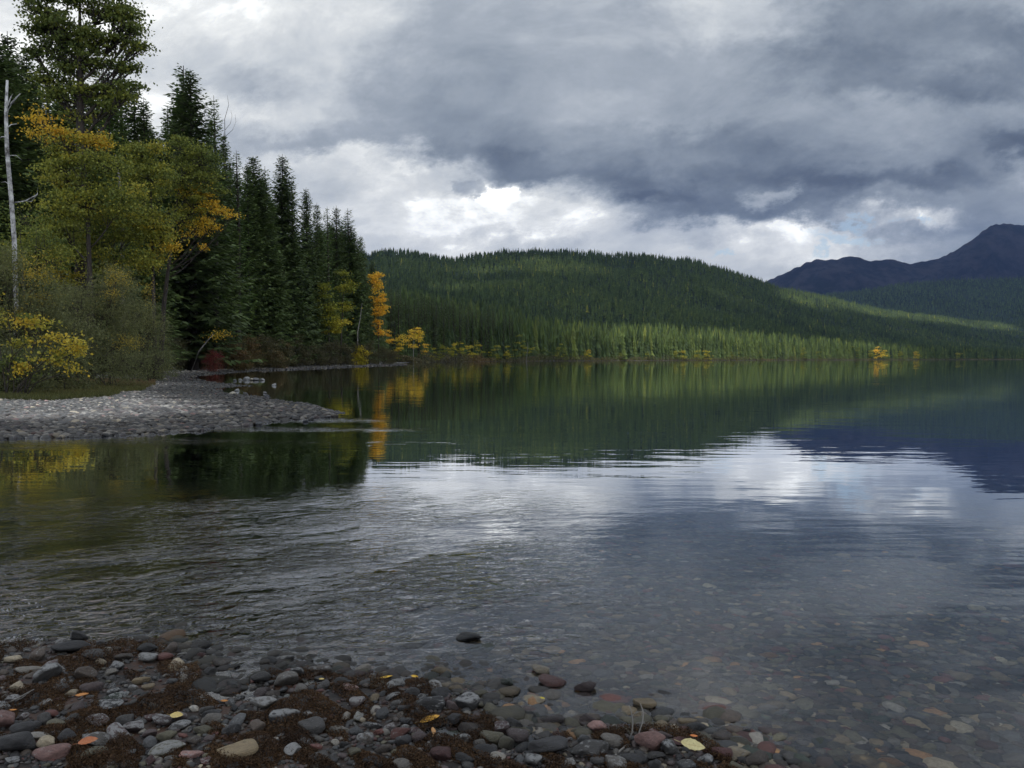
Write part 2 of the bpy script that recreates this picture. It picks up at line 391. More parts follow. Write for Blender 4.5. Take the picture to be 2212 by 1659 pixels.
# ------------------------------------------------------------------ lake
def amp_field(X, Y):
    """how ruffled the surface is: riffle of the inlet on the near left, tongue off the spit, calm elsewhere"""
    def g(px, py, sx, sy, tilt=0):
        cx, cy = G(px, py); dx, dy = X - cx, Y - cy; c, s = math.cos(tilt), math.sin(tilt)
        a, b = dx * c + dy * s, -dx * s + dy * c
        return np.exp(-((a / sx) ** 2 + (b / sy) ** 2))
    A = 1.0 * g(300, 1290, 2.1, 1.15, .05) + .8 * g(-200, 1300, 2.6, 1.2) + .75 * g(620, 1250, 1.6, 1.0, .15) + .55 * g(850, 1330, .9, .6) + .35 * g(560, 1130, 2.6, 1.5, .3) + .35 * g(100, 1110, 3.5, 1.3)
    B = 1.0 * g(680, 908, 1.25, .7, -.05) + .8 * g(540, 928, 2.6, .6, -.02) + .4 * g(150, 955, 4.5, .7) + .35 * g(20, 968, 1.0, .25)
    C = .4 * g(950, 1210, .8, .5, .5) + .3 * g(1050, 1380, .6, .3)
    B = B + .45 * np.clip((np.hypot(X, Y) - 900) / 500, 0, 1)
    return np.clip(A + C, 0, 1.1), np.clip(B, 0, 1.1)
def lake_material():
    m, t, o = new_mat('lake_water')
    P = pos(t); x, y, z = t.sep(P)[:3]; rif = attr(t, 'riffle'); ton = attr(t, 'tongue')
    r = t.math('SQRT', t.math('ADD', t.math('MULTIPLY', x, x), t.math('MULTIPLY', y, y)))
    def an(ang, kx, ky, scale, detail, rough=.5, dist=0):
        c_, s_ = math.cos(ang), math.sin(ang)
        a = t.math('ADD', t.math('MULTIPLY', x, c_), t.math('MULTIPLY', y, s_)); b = t.math('SUBTRACT', t.math('MULTIPLY', y, c_), t.math('MULTIPLY', x, s_))
        return t.noise(t.comb(t.math('MULTIPLY', a, kx), t.math('MULTIPLY', b, ky), 0.0), scale, detail, rough, '2D', dist=dist)
    r1 = an(.22, .72, 1.0, 11.0, 3, .6, .6); r2 = an(.5, .65, 1.0, 3.4, 2, .5, .5)
    c1 = an(.03, .22, 1.0, 3.6, 2, .45); c2 = an(-.22, .30, 1.0, 1.3, 2, .4); c3 = an(-.45, .35, 1.0, 8.0, 2, .5)
    t1 = an(.0, .45, 1.0, 5.0, 3, .6, .5)
    wind = t.sstep(t.noise(t.comb(t.math('MULTIPLY', x, .25), y, 0.0), .22, 3, .5), .35, .65, .35, 1.0)
    calm = t.math('ADD', t.math('MULTIPLY', c1, .0024), t.math('ADD', t.math('MULTIPLY', c2, .0050), t.math('MULTIPLY', c3, .00035)))
    calm = t.math('MULTIPLY', calm, wind)
    rif = t.math('MULTIPLY', rif, t.sstep(t.noise(t.comb(t.math('MULTIPLY', x, .8), t.math('ADD', y, t.math('MULTIPLY', x, -.4)), 0.0), 1.1, 3, .55), .34, .62, .25, 1.25))
    h = t.math('ADD', calm, t.math('MULTIPLY', rif, t.math('ADD', t.math('MULTIPLY', r1, .017), t.math('MULTIPLY', r2, .012))))
    h = t.math('ADD', h, t.math('MULTIPLY', ton, t.math('MULTIPLY', t1, .036)))
    nrm = bump(t, h, 1.0, 1.0)
    fr = t.add('ShaderNodeFresnel'); fr.inputs['IOR'].default_value = 1.45; t.l.new(nrm, fr.inputs['Normal'])
    gl = t.add('ShaderNodeBsdfGlossy'); gl.inputs['Roughness'].default_value = 0.0; t.l.new(nrm, gl.inputs['Normal']); gl.inputs['Color'].default_value = (.97, .98, 1, 1)
    rf = t.add('ShaderNodeBsdfRefraction'); rf.inputs['IOR'].default_value = 1.33; rf.inputs['Roughness'].default_value = 0.0; t.l.new(nrm, rf.inputs['Normal'])
    mx = t.add('ShaderNodeMixShader'); t.l.new(t.math('MULTIPLY', fr.outputs[0], t.math('ADD', t.math('MULTIPLY', fr.outputs[0], 2.4), .65), clamp=True), mx.inputs[0]); t.l.new(rf.outputs[0], mx.inputs[1]); t.l.new(gl.outputs[0], mx.inputs[2])
    t.l.new(mx.outputs[0], o.inputs[0])
    va = t.add('ShaderNodeVolumeAbsorption'); va.inputs['Color'].default_value = (.45, .72, .60, 1); va.inputs['Density'].default_value = .8
    t.l.new(va.outputs[0], o.inputs['Volume'])
    return m
rings = np.concatenate([[.02, 1, 2], np.geomspace(2.4, 60, 260), np.geomspace(60, 14800, 90)[1:]])
X, Y, f, m_, n_ = polar(rings, rad(-38), rad(38), 260, 40)
A, B = amp_field(X, Y); nv = len(X)
top = np.stack([X, Y, np.zeros(nv)], 1); rim = np.arange((m_ - 1) * n_, m_ * n_)
low = top[rim].copy(); low[:, 2] = -60; ctr = np.array([[0, 0, -60.]])
V = np.vstack([top, low, ctr]); k = np.arange(n_); k2 = (k + 1) % n_
side = np.stack([rim[k], nv + k, nv + k2, rim[k2]], 1); bot = np.stack([nv + k2, nv + k, np.full(n_, nv + n_)], 1)
zz0 = np.zeros(n_ + 1)
inner = np.arange(n_)[None, :]
obj('lake', mesh('lake', V, [f, side, bot, inner], lake_material(), {'riffle': np.r_[A, zz0], 'tongue': np.r_[B, zz0]}, True), kind='structure')

# ------------------------------------------------------------------ hills and mountains
RID = np.array([(-900, 560, 2300), (0, 560, 2300), (600, 552, 2400), (800, 556, 2500), (830, 550, 2500), (900, 552, 2550), (960, 562, 2600), (990, 565, 2600), (1020, 559, 2600), (1080, 551, 2600),
                (1150, 546, 2600), (1220, 548, 2650), (1300, 553, 2700), (1400, 558, 2750), (1480, 565, 2800), (1550, 584, 2900), (1620, 604, 3000),
                (1700, 627, 3200), (1800, 650, 3500), (1900, 670, 3900), (2000, 684, 4300), (2100, 695, 4700), (2212, 703, 5200), (2500, 720, 6000), (3200, 740, 8000)], float)
shx = np.array([CX + F * p[0] / p[1] for p in SHORE[27:]]); shd = np.array([p[1] for p in SHORE[27:]])
def hillz(u, yy):
    """u = picture column, yy = depth (Y)"""
    R_ = np.interp(u, RID[:, 0], RID[:, 2]); H_ = CAMH + (HZ - np.interp(u, RID[:, 0], RID[:, 1])) / F * R_
    r0 = np.interp(u, shx, shd, left=420) + 40
    r0 = np.minimum(r0, R_ * .75)
    s = (yy - r0) / (R_ - r0)
    X = (u - CX) / F * yy
    P2 = np.stack([X, yy], -1)
    rel = wob(P2, 31, .008, 7) * 16 + wob(P2, 33, .02, 7) * 6
    sc = np.clip(s, 0, 1)
    zf = -8 + (H_ + 8) * (.30 * sc + .70 * sc ** 1.7) + rel * np.clip(sc * 3, 0, 1) * np.clip((1 - sc) * 3, .25, 1)
    zb = H_ * (1 - np.clip(s - 1, 0, 3) * .9)
    return np.where(s <= 1, np.where(s < 0, -8 + s * 40, zf), zb)
def soil_mat(name, c1, c2, sc):
    m, t, o = new_mat(name); p = t.add('ShaderNodeBsdfPrincipled'); P = pos(t)
    n = t.noise(P, sc, 8, .65); t.put(p.inputs['Base Color'], t.mixc(t.sstep(n, .35, .65), c1, c2)); p.inputs['Roughness'].default_value = .95; p.inputs['Specular IOR Level'].default_value = .1
    t.l.new(p.outputs[0], o.inputs[0]); return m
M_HILL = soil_mat('forest_floor', L4(.012, .022, .012), L4(.03, .045, .018), .02)
def sheet(us, ys, zf):
    U, YY = np.meshgrid(us, ys, indexing='ij'); Z = zf(U, YY); Xx = (U - CX) / F * YY
    n = len(ys); i = np.arange(len(us) - 1)[:, None] * n; j = np.arange(n - 1)[None, :]
    f = np.stack([i + j, i + n + j, i + n + j + 1, i + j + 1], -1).reshape(-1, 4)
    return np.stack([Xx.ravel(), YY.ravel(), Z.ravel()], 1), f
V, f = sheet(np.linspace(-900, 3200, 300), np.geomspace(400, 9500, 200), hillz)
obj('hills', mesh('hills', V, [f], M_HILL, None, True), kind='structure')
BR = np.array([(1500, 680), (1650, 655), (1750, 642), (1850, 630), (1950, 613), (2050, 604), (2212, 600), (2400, 588), (3000, 560)], float)
def backz(u, yy):
    R_ = 7200.; H_ = (HZ - np.interp(u, BR[:, 0], BR[:, 1])) / F * R_; s = (yy - 4300) / (R_ - 4300)
    P2 = np.stack([(u - CX) / F * yy, yy], -1)
    zf = H_ * np.clip(s, -1, 1) ** 1 * np.clip(s, .0, 1) ** .3 + wob(P2, 41, .004, 7) * 22 * np.clip(s * 2, 0, 1)
    return np.where(s <= 1, np.where(s < 0, -20, zf), H_ * (1 - (s - 1) * .7))
V, f = sheet(np.linspace(1500, 3000, 160), np.linspace(4300, 9300, 90), backz)
obj('hills', mesh('hills_back', V, [f], M_HILL, None, True), kind='structure')
MR = np.array([(1450, 690), (1600, 632), (1655, 607), (1696, 589), (1740, 568), (1762, 561), (1785, 562), (1808, 559), (1839, 554), (1858, 558), (1875, 565), (1900, 562), (1920, 559), (1940, 565), (1961, 571), (1975, 568), (1992, 565),
               (2020, 560), (2053, 545), (2080, 528), (2099, 516), (2118, 500), (2135, 488), (2150, 485), (2170, 484), (2212, 489), (2300, 476), (2420, 500), (2600, 470), (3200, 560)], float)
def mountz(u, yy):
    R_ = 11000. + 500 * np.sin(u * .006); base = CAMH + (HZ - np.interp(u, MR[:, 0], MR[:, 1])) / F * R_
    s = (yy - 7600) / (R_ - 7600); X = (u - CX) / F * yy; P2 = np.stack([X, yy], -1)
    # spurs and gullies running down the face
    g = np.abs(wob(P2, 51, .0030, 5)); g2 = np.abs(wob(P2, 52, .009, 6)); g3 = np.abs(wob(P2, 53, .03, 6))
    sc = np.clip(s, 0, 1)
    rel = (-.30 * g - .18 * g2 - .09 * g3) * base * (1 - sc) * np.clip(sc * 4, 0, 1) * 1.5
    zf = base * (sc ** .95) + rel
    zb = base * (1 - np.clip(s - 1, 0, 9) * .8)
    return np.where(s <= 1, np.where(s < 0, -40, zf), zb) + np.where(s > .9, wob(P2, 54, .05, 5) * 8, 0)
mm, t, o = new_mat('bare_mountain'); p = t.add('ShaderNodeBsdfPrincipled'); P = pos(t); z_ = t.sep(P)[2]
n = t.noise(P, .004, 9, .65); rock = t.mixc(t.sstep(n, .4, .62), L4(.020, .024, .030), L4(.060, .056, .062))
hh = t.math('ADD', z_, t.math('MULTIPLY', t.math('SUBTRACT', n, .5), 900))
t.put(p.inputs['Base Color'], t.mixc(t.sstep(hh, 450, 1050), L4(.018, .028, .022), rock)); p.inputs['Roughness'].default_value = .95; p.inputs['Specular IOR Level'].default_value = .1
t.put(p.inputs['Normal'], bump(t, t.noise(P, .012, 9, .75), 110, 1.0)); t.l.new(p.outputs[0], o.inputs[0])
V, f = sheet(np.linspace(1400, 3200, 420), np.linspace(7600, 14500, 170), mountz)
obj('mountains', mesh('mountains', V, [f], mm, None, True), kind='structure')

# ------------------------------------------------------------------ added unseen cloud slab blocking the sun, gaps shaped to light far shore and hill
DECK = 8000.0
def add_shade_clouds():
    off = np.array([math.sin(SUN_AZ), math.cos(SUN_AZ)]) / math.tan(SUN_EL)
    ox, oy = off * DECK
    xs = np.concatenate([np.linspace(-16000, ox - 900, 26)[:-1], np.linspace(ox - 900, ox + 3400, 100)[:-1], np.linspace(ox + 3400, 17000, 24)])
    ys = np.concatenate([np.linspace(-19000, oy + 200, 18)[:-1], np.linspace(oy + 200, oy + 5300, 130)[:-1], np.linspace(oy + 5300, 6600, 12)])
    Xg, Yg = np.meshgrid(xs, ys, indexing='ij'); xc = (Xg[:-1, :-1] + Xg[1:, 1:]) / 2; yc = (Yg[:-1, :-1] + Yg[1:, 1:]) / 2
    gx, gy = xc - ox, yc - oy
    for _ in range(3):
        yy = np.maximum(gy, 50); z = np.where(gy > 300, hillz(CX + F * gx / yy, yy), 0); z = np.clip(z, 0, 800); k = (DECK - z)[..., None] * off; gx, gy = xc - k[..., 0], yc - k[..., 1]
    yy = np.maximum(gy, 50); u = CX + F * gx / yy; shore_d = np.interp(u, shx, shd); rid = np.interp(u, RID[:, 0], RID[:, 2])
    w_ = wob(np.stack([gx, gy], -1), 91, .006, 6)
    lit1 = (u > 1150 + 25 * w_) & (u < 1960) & (gy > shore_d - 120) & (gy < shore_d + (300 + 90 * w_) * np.interp(u, [1150, 1300, 1700, 1960], [.8, 1.1, 1, .5]) + 40)
    lit2 = (u > 1690) & (u < 2190) & (gy > rid - 330 + 60 * w_) & (gy < rid + 200)
    fr_ = (gy - shore_d) / np.maximum(rid - shore_d, 1); w2 = wob(np.stack([gx, gy], -1), 96, .009, 7)
    lit3 = (u > 850) & (u < 1640) & (fr_ > .42) & (fr_ < .93) & (w2 > .30) & (wob(np.stack([gx, gy], -1), 97, .06, 7) > .2)
    solid = ~((lit1 | lit2 | lit3) & (gy > 300))
    nx, ny = Xg.shape; lump = wob(np.stack([Xg, Yg], -1), 92, .0012, 6) * 120 + wob(np.stack([Xg, Yg], -1), 93, .004, 6) * 40
    bot = np.stack([Xg, Yg, DECK + lump], -1).reshape(-1, 3); top = bot + [off[0] * 500, off[1] * 500, 500]; N = nx * ny
    I, J = np.where(solid); a = I * ny + J; b = a + ny; c = b + 1; d = a + 1
    fb = np.stack([a, d, c, b], 1); ft = np.stack([a, b, c, d], 1) + N
    pad = np.zeros((nx + 1, ny + 1), bool); pad[1:-1, 1:-1] = solid; rims = []
    for di, dj, e0, e1 in ((-1, 0, (0, 0), (0, 1)), (1, 0, (1, 0), (1, 1)), (0, -1, (0, 0), (1, 0)), (0, 1, (0, 1), (1, 1))):
        m = solid & ~pad[1 + di:nx + di, 1 + dj:ny + dj]; i, j = np.where(m); p = (i + e0[0]) * ny + j + e0[1]; q = (i + e1[0]) * ny + j + e1[1]; rims.append(np.stack([p, q, q + N, p + N], 1))
    m, t, o = new_mat('cloud'); e = t.add('ShaderNodeEmission'); P = pos(t); n = t.noise(t.vmath('MULTIPLY', P, (1, 1, .3)), .00035, 7, .6)
    t.put(e.inputs[0], t.ramp(n, [(.3, rgb(170, 180, 196)), (.7, rgb(236, 240, 244))])); e.inputs[1].default_value = 1.35; t.l.new(e.outputs[0], o.inputs[0])  # added slab glows to replace the sky light it blocks
    try: m.cycles.emission_sampling = 'NONE'
    except Exception: pass
    obj('added_clouds', mesh('added_clouds', np.vstack([bot, top]), [fb, ft] + rims, m, None, True), kind='stuff', label='added unseen cloud slab with gaps shaped to let the sun onto the far shore', category='added_clouds')
add_shade_clouds()

# ------------------------------------------------------------------ trees
def conifer_geo(h, Rm, seed, whorl=.42, nb=6, twigs=16, kind='spruce', bare=.06, wid=1.0):
    rnd = np.random.default_rng(seed)
    tr = tube([(0, 0, -.6), (rnd.normal(0, .03), 0, h * .3), (rnd.normal(0, .08), rnd.normal(0, .08), h * .65), (0, 0, h)], [h * .014, h * .011, h * .006, .02], 8)
    zs = []; z = h * bare
    while z < h * .985:
        zs.append(z); z += whorl * rnd.uniform(.7, 1.3) * (1 - .55 * z / h)
    C, D, S_, Tn = [], [], [], []; br = []
    side_gain = rnd.uniform(.75, 1.15, 8)
    for z in zs:
        t = z / h; prof = (1 - t) ** .66 if kind == 'spruce' else (1 - t) ** .6 * (.55 + .45 * min(1, t * 3))
        k = max(3, int(round(nb * rnd.uniform(.7, 1.3))))
        a0 = rnd.uniform(0, 6.28)
        for j in range(k):
            a = a0 + j * 6.283 / k + rnd.normal(0, .25)
            L = Rm * prof * rnd.uniform(.55, 1.12) * side_gain[int((a % 6.283) / .786) % 8] + .18
            if kind == 'larch' and rnd.random() < .15: L *= .4
            if rnd.random() < .05: L *= 1.25
            droop = (-.42 + .75 * t) if kind == 'spruce' else (-.12 + .5 * t)
            nt = max(3, int(twigs * (L / Rm) ** .8))
            s = (np.arange(nt) + rnd.uniform(.2, 1, nt)) / (nt + .3)
            if kind != 'spruce': s = s ** .8
            d = np.array([math.cos(a), math.sin(a)])
            zz = z + L * (droop * s + .28 * s ** 2.2) + .0
            base = np.stack([d[0] * L * s, d[1] * L * s, zz], 1)
            sd = np.where(np.arange(nt) % 2 == 0, 1, -1) * rnd.uniform(.5, 1.15, nt)
            sd[-1] = 0
            ca, sa = np.cos(a + sd), np.sin(a + sd)
            tl = (L * .30 * (1 - s * .65) + .20) * rnd.uniform(.6, 1.2, nt) * wid
            dr = np.stack([ca, sa, rnd.normal(-.22, .2, nt) + droop * .4], 1)
            C.append(base); D.append(dr); S_.append(tl)
            Tn.append(np.full(nt, .30 + rnd.normal(0, .10)) + .30 * s)
            if L > .5: br.append(((0, 0, z), (d[0] * L * .9, d[1] * L * .9, z + L * .9 * droop * .9), h * .0012 + .012))
    C = np.concatenate(C); D = np.concatenate(D); S_ = np.concatenate(S_); Tn = np.concatenate(Tn); n = len(C)
    D /= np.linalg.norm(D, axis=1, keepdims=True)
    side = np.cross(D, [0, 0, 1.]); side /= np.linalg.norm(side, axis=1, keepdims=True) + 1e-9
    roll = rnd.normal(0, .5, n)[:, None]; nrm = np.cross(side, D); side = side * np.cos(roll) + nrm * np.sin(roll)
    w = (S_ * .13 + .045)[:, None] * rnd.uniform(.7, 1.3, (n, 1)); l = S_[:, None]
    V = np.stack([C, C + D * l * .45 + side * w, C + D * l, C + D * l * .40 - side * w], 1).reshape(-1, 3)
    V[:, 2] -= 0.0
    fq = np.arange(4 * n).reshape(-1, 4)
    # thin bare branches
    bp = []
    for p0, p1, r_ in br[::3]:
        p0 = np.array(p0); p1 = np.array(p1); bp.append(tube([p0, (p0 + p1) / 2 + [0, 0, -.02], p1], [r_, r_ * .7, r_ * .3], 3))
    T = merge([tr] + bp) if bp else merge([tr])
    return (V, [fq], {'tone': np.repeat(np.clip(Tn, 0, 1), 4)}), T
def make_conifer(h, Rm, seed, mat, **kw):
    c, t = conifer_geo(h, Rm, seed, **kw)
    return {'h': h, 'crown': mesh('conifer_crown', c[0], c[1], mat, c[2]), 'trunk': mesh('conifer_trunk', t[0], t[1], M_BARK, None, True)}
SP = [make_conifer(30, 5.2, 100 + i, M_SPRUCE, whorl=.48, nb=7, twigs=36) for i in range(5)]
SP += [make_conifer(30, 3.7, 120 + i, M_SPRUCE, whorl=.50, nb=6, twigs=28) for i in range(3)]
LA = [make_conifer(30, 2.7, 140 + i, M_LARCH, whorl=.60, nb=5, twigs=18, kind='larch', bare=.2) for i in range(4)]
MID = [make_conifer(30, 3.4, 160 + i, M_FAR, whorl=.85, nb=6, twigs=7, wid=1.5) for i in range(6)]

def put_conifer(name, label, pr, x, y, h, group, wide=1.0, rz=None):
    z = max(hgt(x, y), float(hillz(np.array([CX + F * x / y]), np.array([y]))[0])) if y > 380 else hgt(x, y)
    s = h / pr['h']
    o = thing(name, label, 'tree', (x, y, z), group, R.uniform(0, 6.28) if rz is None else rz, (s * wide, s * wide, s))
    c = obj('crown', pr['crown'], o); t = obj('trunk', pr['trunk'], o)
    return o
# skyline trees: column, top row, distance, kind, width factor, label
SKY = [
 (4, 96, 66, 's', 1.05, 'dark spruce at the picture edge behind the white dead birch'),
 (29, 76, 72, 's', 1.0, 'dark pointed spruce rising just behind the white dead birch top'),
 (69, 108, 70, 's', .8, 'slim olive green spruce between the dead birch and the tall cottonwood'),
 (112, 150, 80, 'l', 1.1, 'bright green larch showing left of the cottonwood trunk'),
 (237, 158, 84, 's', 1.0, 'dark spruce behind the right side of the tall cottonwood trunk'),
 (269, 138, 90, 'l', .9, 'thin topped larch poking up under the cottonwood crown'),
 (298, 178, 92, 's', 1.0, 'broad dark spruce right of the tall cottonwood'),
 (318, 216, 90, 's', .9, 'dark spruce at the right end of the clump beside the cottonwood'),
 (404, 149, 96, 'l', 1.25, 'tall lone larch top, twin of the darkest spire against the sky'),
 (418, 157, 93, 's', 1.0, 'tallest black spruce spire standing alone against the sky'),
 (369, 236, 98, 'l', .9, 'light green larch left of the tall black spire'),
 (336, 282, 100, 's', .8, 'low dark conifer in the notch left of the tall black spire'),
 (468, 212, 104, 'l', .75, 'narrow thin larch next right of the tall black spire'),
 (489, 291, 108, 's', .8, 'dense conifer below the narrow larch with bare twigs over it'),
 (515, 328, 114, 'l', .9, 'feathery larch left of the bright gap in the skyline'),
 (538, 355, 122, 's', .8, 'short black conifer tip left of the pale topped spruce'),
 (551, 340, 126, 's', .9, 'pale topped spruce left of the tall narrow spire'),
 (576, 362, 130, 'l', .9, 'sparse larch just left of the tall narrow spire'),
 (614, 336, 138, 's', .9, 'tall narrow spire in the middle of the forest edge'),
 (633, 384, 140, 'l', .9, 'leaning green larch right of the tall narrow spire'),
 (664, 407, 152, 's', .75, 'open branched spruce with clear sky behind its top'),
 (687, 440, 158, 's', .95, 'dark blunt conifer right of the open branched spruce'),
 (709, 448, 170, 'l', .8, 'small larch tip left of the pair of sharp spires'),
 (729, 446, 178, 's', .9, 'left spire of the pair above the yellow green poplars'),
 (753, 452, 186, 'l', 1.0, 'right spire of the pair, feathery with upswept branches'),
 (765, 500, 192, 's', .9, 'dark conifer under the feathery spire'),
 (781, 509, 204, 's', .7, 'slim black spire left of the golden tree'),
 (793, 600, 210, 's', .8, 'low dark conifer behind the slim black spire'),
 (805, 562, 222, 's', .8, 'last dark conifer of the forest edge, behind the golden tree'),
]
GC = 'conifers of the forest wall on the left shore'
for i, (cx, ty, d, k, w, lb) in enumerate(SKY):
    d *= 1.14 if cx > 330 else 1.05
    x, y = Wd(cx, d); h = topz(ty, d) - hgt(x, y)
    pr = (SP[i % 8] if k == 's' else LA[i % 4]); put_conifer('larch' if k == 'l' else 'spruce', lb, pr, x, y, h, GC, w * (1.22 if k == 's' else 1.4))
# the wall below the skyline
edge = np.array([(c, t) for c, t, *_ in SKY], float); edge = edge[np.argsort(edge[:, 0])]
RK = {}
SHORTN = ['edge spruce behind the birch', 'pointed spruce at the birch top', 'slim spruce left of the cottonwood', 'larch left of the cottonwood', 'spruce behind the cottonwood', 'thin larch under the cottonwood crown', 'broad spruce right of the cottonwood', 'clump end spruce',
  'twin larch of the black spire', 'tall black spire', 'larch left of the black spire', 'low notch conifer', 'narrow larch', 'conifer under the narrow larch', 'feathery larch', 'short black tip', 'pale topped spruce', 'sparse larch by the narrow spire', 'tall narrow spire', 'leaning larch', 'open branched spruce',
  'dark blunt conifer', 'small larch tip', 'left twin spire', 'right twin spire', 'conifer under the feathery spire', 'slim black spire', 'low conifer by the slim spire', 'last forest edge conifer']
cnt = 0; rr = random.Random(5); spots = []
while cnt < 118:
    cx = rr.uniform(-80, 815) if cnt < 75 else rr.uniform(320, 820)
    dmin = np.interp(cx, [-80, 300, 350, 400, 560, 700, 820], [70, 80, 100, 116, 142, 186, 232]); d = dmin + rr.uniform(0, 45) * (dmin / 120)
    sky = np.interp(cx, edge[:, 0], edge[:, 1]); ty = sky + (rr.uniform(25, 110) if rr.random() < .5 else rr.uniform(90, 300)) * (1 if cx < 640 else .6)
    x, y = Wd(cx, d)
    if any((x - a) ** 2 + (y - b) ** 2 < 4 for a, b in spots): continue
    h = topz(ty, d) - hgt(x, y)
    if h < 5 or h > 42: continue
    spots.append((x, y))
    k = rr.random() < .18; w = max(1.15, min(1.7, 20 / h))
    j = min(range(len(SKY)), key=lambda q: abs(SKY[q][0] - cx) + abs(SKY[q][2] - d) * .2); sz_ = 'tall' if ty < sky + 120 else 'middling' if ty < sky + 220 else 'low'
    kk_ = (sz_, k, j); RK[kk_] = RK.get(kk_, 0) + 1
    lb = f'{["", "second ", "third ", "fourth ", "fifth ", "sixth ", "seventh "][RK[kk_] - 1]}{sz_} shaded {"larch" if k else "spruce"} of the forest wall below the {SHORTN[j]}'
    put_conifer('larch' if k else 'spruce', lb, (LA[cnt % 4] if k else SP[rr.randrange(8)]), x, y, h, GC, w); cnt += 1

# far shore band
def shore_pt(t):
    P = np.array(SHORE[28:38]); seg = np.linalg.norm(np.diff(P, axis=0), axis=1); c = np.r_[0, np.cumsum(seg)]
    s = t * c[-1]; i = min(np.searchsorted(c, s, side='right') - 1, len(seg) - 1); k = (s - c[i]) / seg[i]
    p = P[i] + (P[i + 1] - P[i]) * k; d = (P[i + 1] - P[i]) / seg[i]; return p, np.array([-d[1], d[0]])
cand = []
for i in range(2600):
    t = rr.random() ** 1.7; p, nn = shore_pt(t); off = rr.uniform(8, 16) if i % 3 == 0 else 8 + rr.random() ** 1.3 * 240
    q = p + nn * off; cand.append((q[0], q[1], rr.uniform(19, 31), off, rr.random()))
cand2 = []
for x, y, h, off, kk in cand:
    u = CX + F * x / y; tt = np.interp(u, [840, 900, 1000, 1100, 1170, 1300, 1500, 1700, 1900, 2212], [598, 606, 620, 652, 678, 688, 697, 715, 735, 752]); bh = HZ - tt
    fr_ = rr.uniform(.12, .55) if off < 30 else rr.uniform(.0, .35) * (1 - off / 300) if rr.random() < .7 else rr.uniform(0, .08); ty = tt + bh * fr_
    zb = max(hgt(x, y), float(hillz(np.array([u]), np.array([y]))[0])); hh_ = (HZ - ty) / F * y + CAMH - zb
    cand2.append((x, y, min(41, max(12, hh_)), off, kk))
cand = cand2
vis = sorted(cand, key=lambda c: (c[1] / c[2]) + c[3] * .35)
ind, rest = vis[:150], vis[150:]
FARL = [(893, 'the forked golden tree'), (938, 'the thin yellow green sapling'), (975, 'the first yellow green tree'), (993, 'the tall yellow tree'), (1020, 'the round yellow bushes'), (1068, 'the olive green bush'), (1097, 'the small yellow bush'), (1120, 'the tall olive tree'), (1150, 'the broad dull green bush'),
  (1178, 'the last green yellow bush'), (1208, 'the narrow yellow tree'), (1268, 'the small orange bush'), (1345, 'the dull green shore bush'), (1400, 'the tiny olive bush'), (1468, 'the yellow and orange pair'), (1528, 'the wide orange bush'), (1640, 'the far olive bush')]
ind.sort(key=lambda q: q[0] / q[1])
for i, (x, y, h, off, kk) in enumerate(ind):
    u = CX + F * x / y
    j = min(range(len(FARL)), key=lambda q: abs(FARL[q][0] - u)); sz_ = 'towering' if h > 36 else 'tall' if h > 30 else 'middling' if h > 23 else 'short'; dp = ('at the water' if off < 20 else 'just back' if off < 45 else 'set back' if off < 90 else 'deep in the trees') + ('' if kk < .5 else ', slender,'); kk_ = (sz_, dp, j); RK[kk_] = RK.get(kk_, 0) + 1
    lb = f'{(["", "second ", "third ", "fourth ", "fifth ", "sixth ", "seventh ", "eighth ", "ninth ", "tenth ", "eleventh ", "twelfth ", "thirteenth ", "fourteenth ", "fifteenth ", "sixteenth "] + ["later "] * 90)[RK[kk_] - 1]}{sz_} conifer {dp} behind {FARL[j][1]}'
    put_conifer('conifer', lb, MID[i % 6], x, y, h, 'conifers in the front rank of the far shore', rr.uniform(.85, 1.15))
# the rest of the forest as one mass
def far_proto(seed, layers=7, k=7, R0=.125):
    rnd = np.random.default_rng(seed); Vs, Fs, off = [], [], 0
    for i in range(layers):
        t = i / layers; z0 = .08 + .92 * t; r = R0 * (1 - t) ** .85 * rnd.uniform(.8, 1.15); top = min(1.0, z0 + 1.9 / layers)
        a = np.arange(2 * k) / (2 * k) * 6.283 + rnd.uniform(0, 6)
        rr_ = r * np.where(np.arange(2 * k) % 2 == 0, rnd.uniform(.75, 1.2, 2 * k), rnd.uniform(.35, .6, 2 * k)); zz = z0 - rnd.uniform(0, .05, 2 * k) + np.where(np.arange(2 * k) % 2 == 0, -.02, .015)
        Vs.append(np.vstack([np.stack([rr_ * np.cos(a), rr_ * np.sin(a), zz], 1), [[0, 0, top]]]))
        Fs.append(np.array([[off + q, off + (q + 1) % (2 * k), off + 2 * k] for q in range(2 * k)])); off += 2 * k + 1
    return np.concatenate(Vs), np.concatenate(Fs)
def scatter(protos, pts, hs, wid, tones, rnd):
    Vs, Fs, Ts, off = [], [], [], 0
    which = rnd.integers(0, len(protos), len(pts))
    for k, (V, f) in enumerate(protos):
        I = np.where(which == k)[0]
        if not len(I): continue
        a = rnd.uniform(0, 6.28, len(I)); c, s = np.cos(a)[:, None], np.sin(a)[:, None]
        hx = (hs[I] * wid[I])[:, None]
        X = (V[None, :, 0] * c - V[None, :, 1] * s) * hx + pts[I, 0:1]; Yy = (V[None, :, 0] * s + V[None, :, 1] * c) * hx + pts[I, 1:2]
        Z = V[None, :, 2] * hs[I][:, None] + pts[I, 2:3]
        Vs.append(np.stack([X, Yy, Z], -1).reshape(-1, 3)); Fs.append((f[None] + (np.arange(len(I)) * len(V))[:, None, None] + off).reshape(-1, f.shape[1]))
        Ts.append(np.repeat(tones[I], len(V))); off += len(I) * len(V)
    return np.concatenate(Vs), [np.concatenate(Fs)], {'tone': np.concatenate(Ts)}
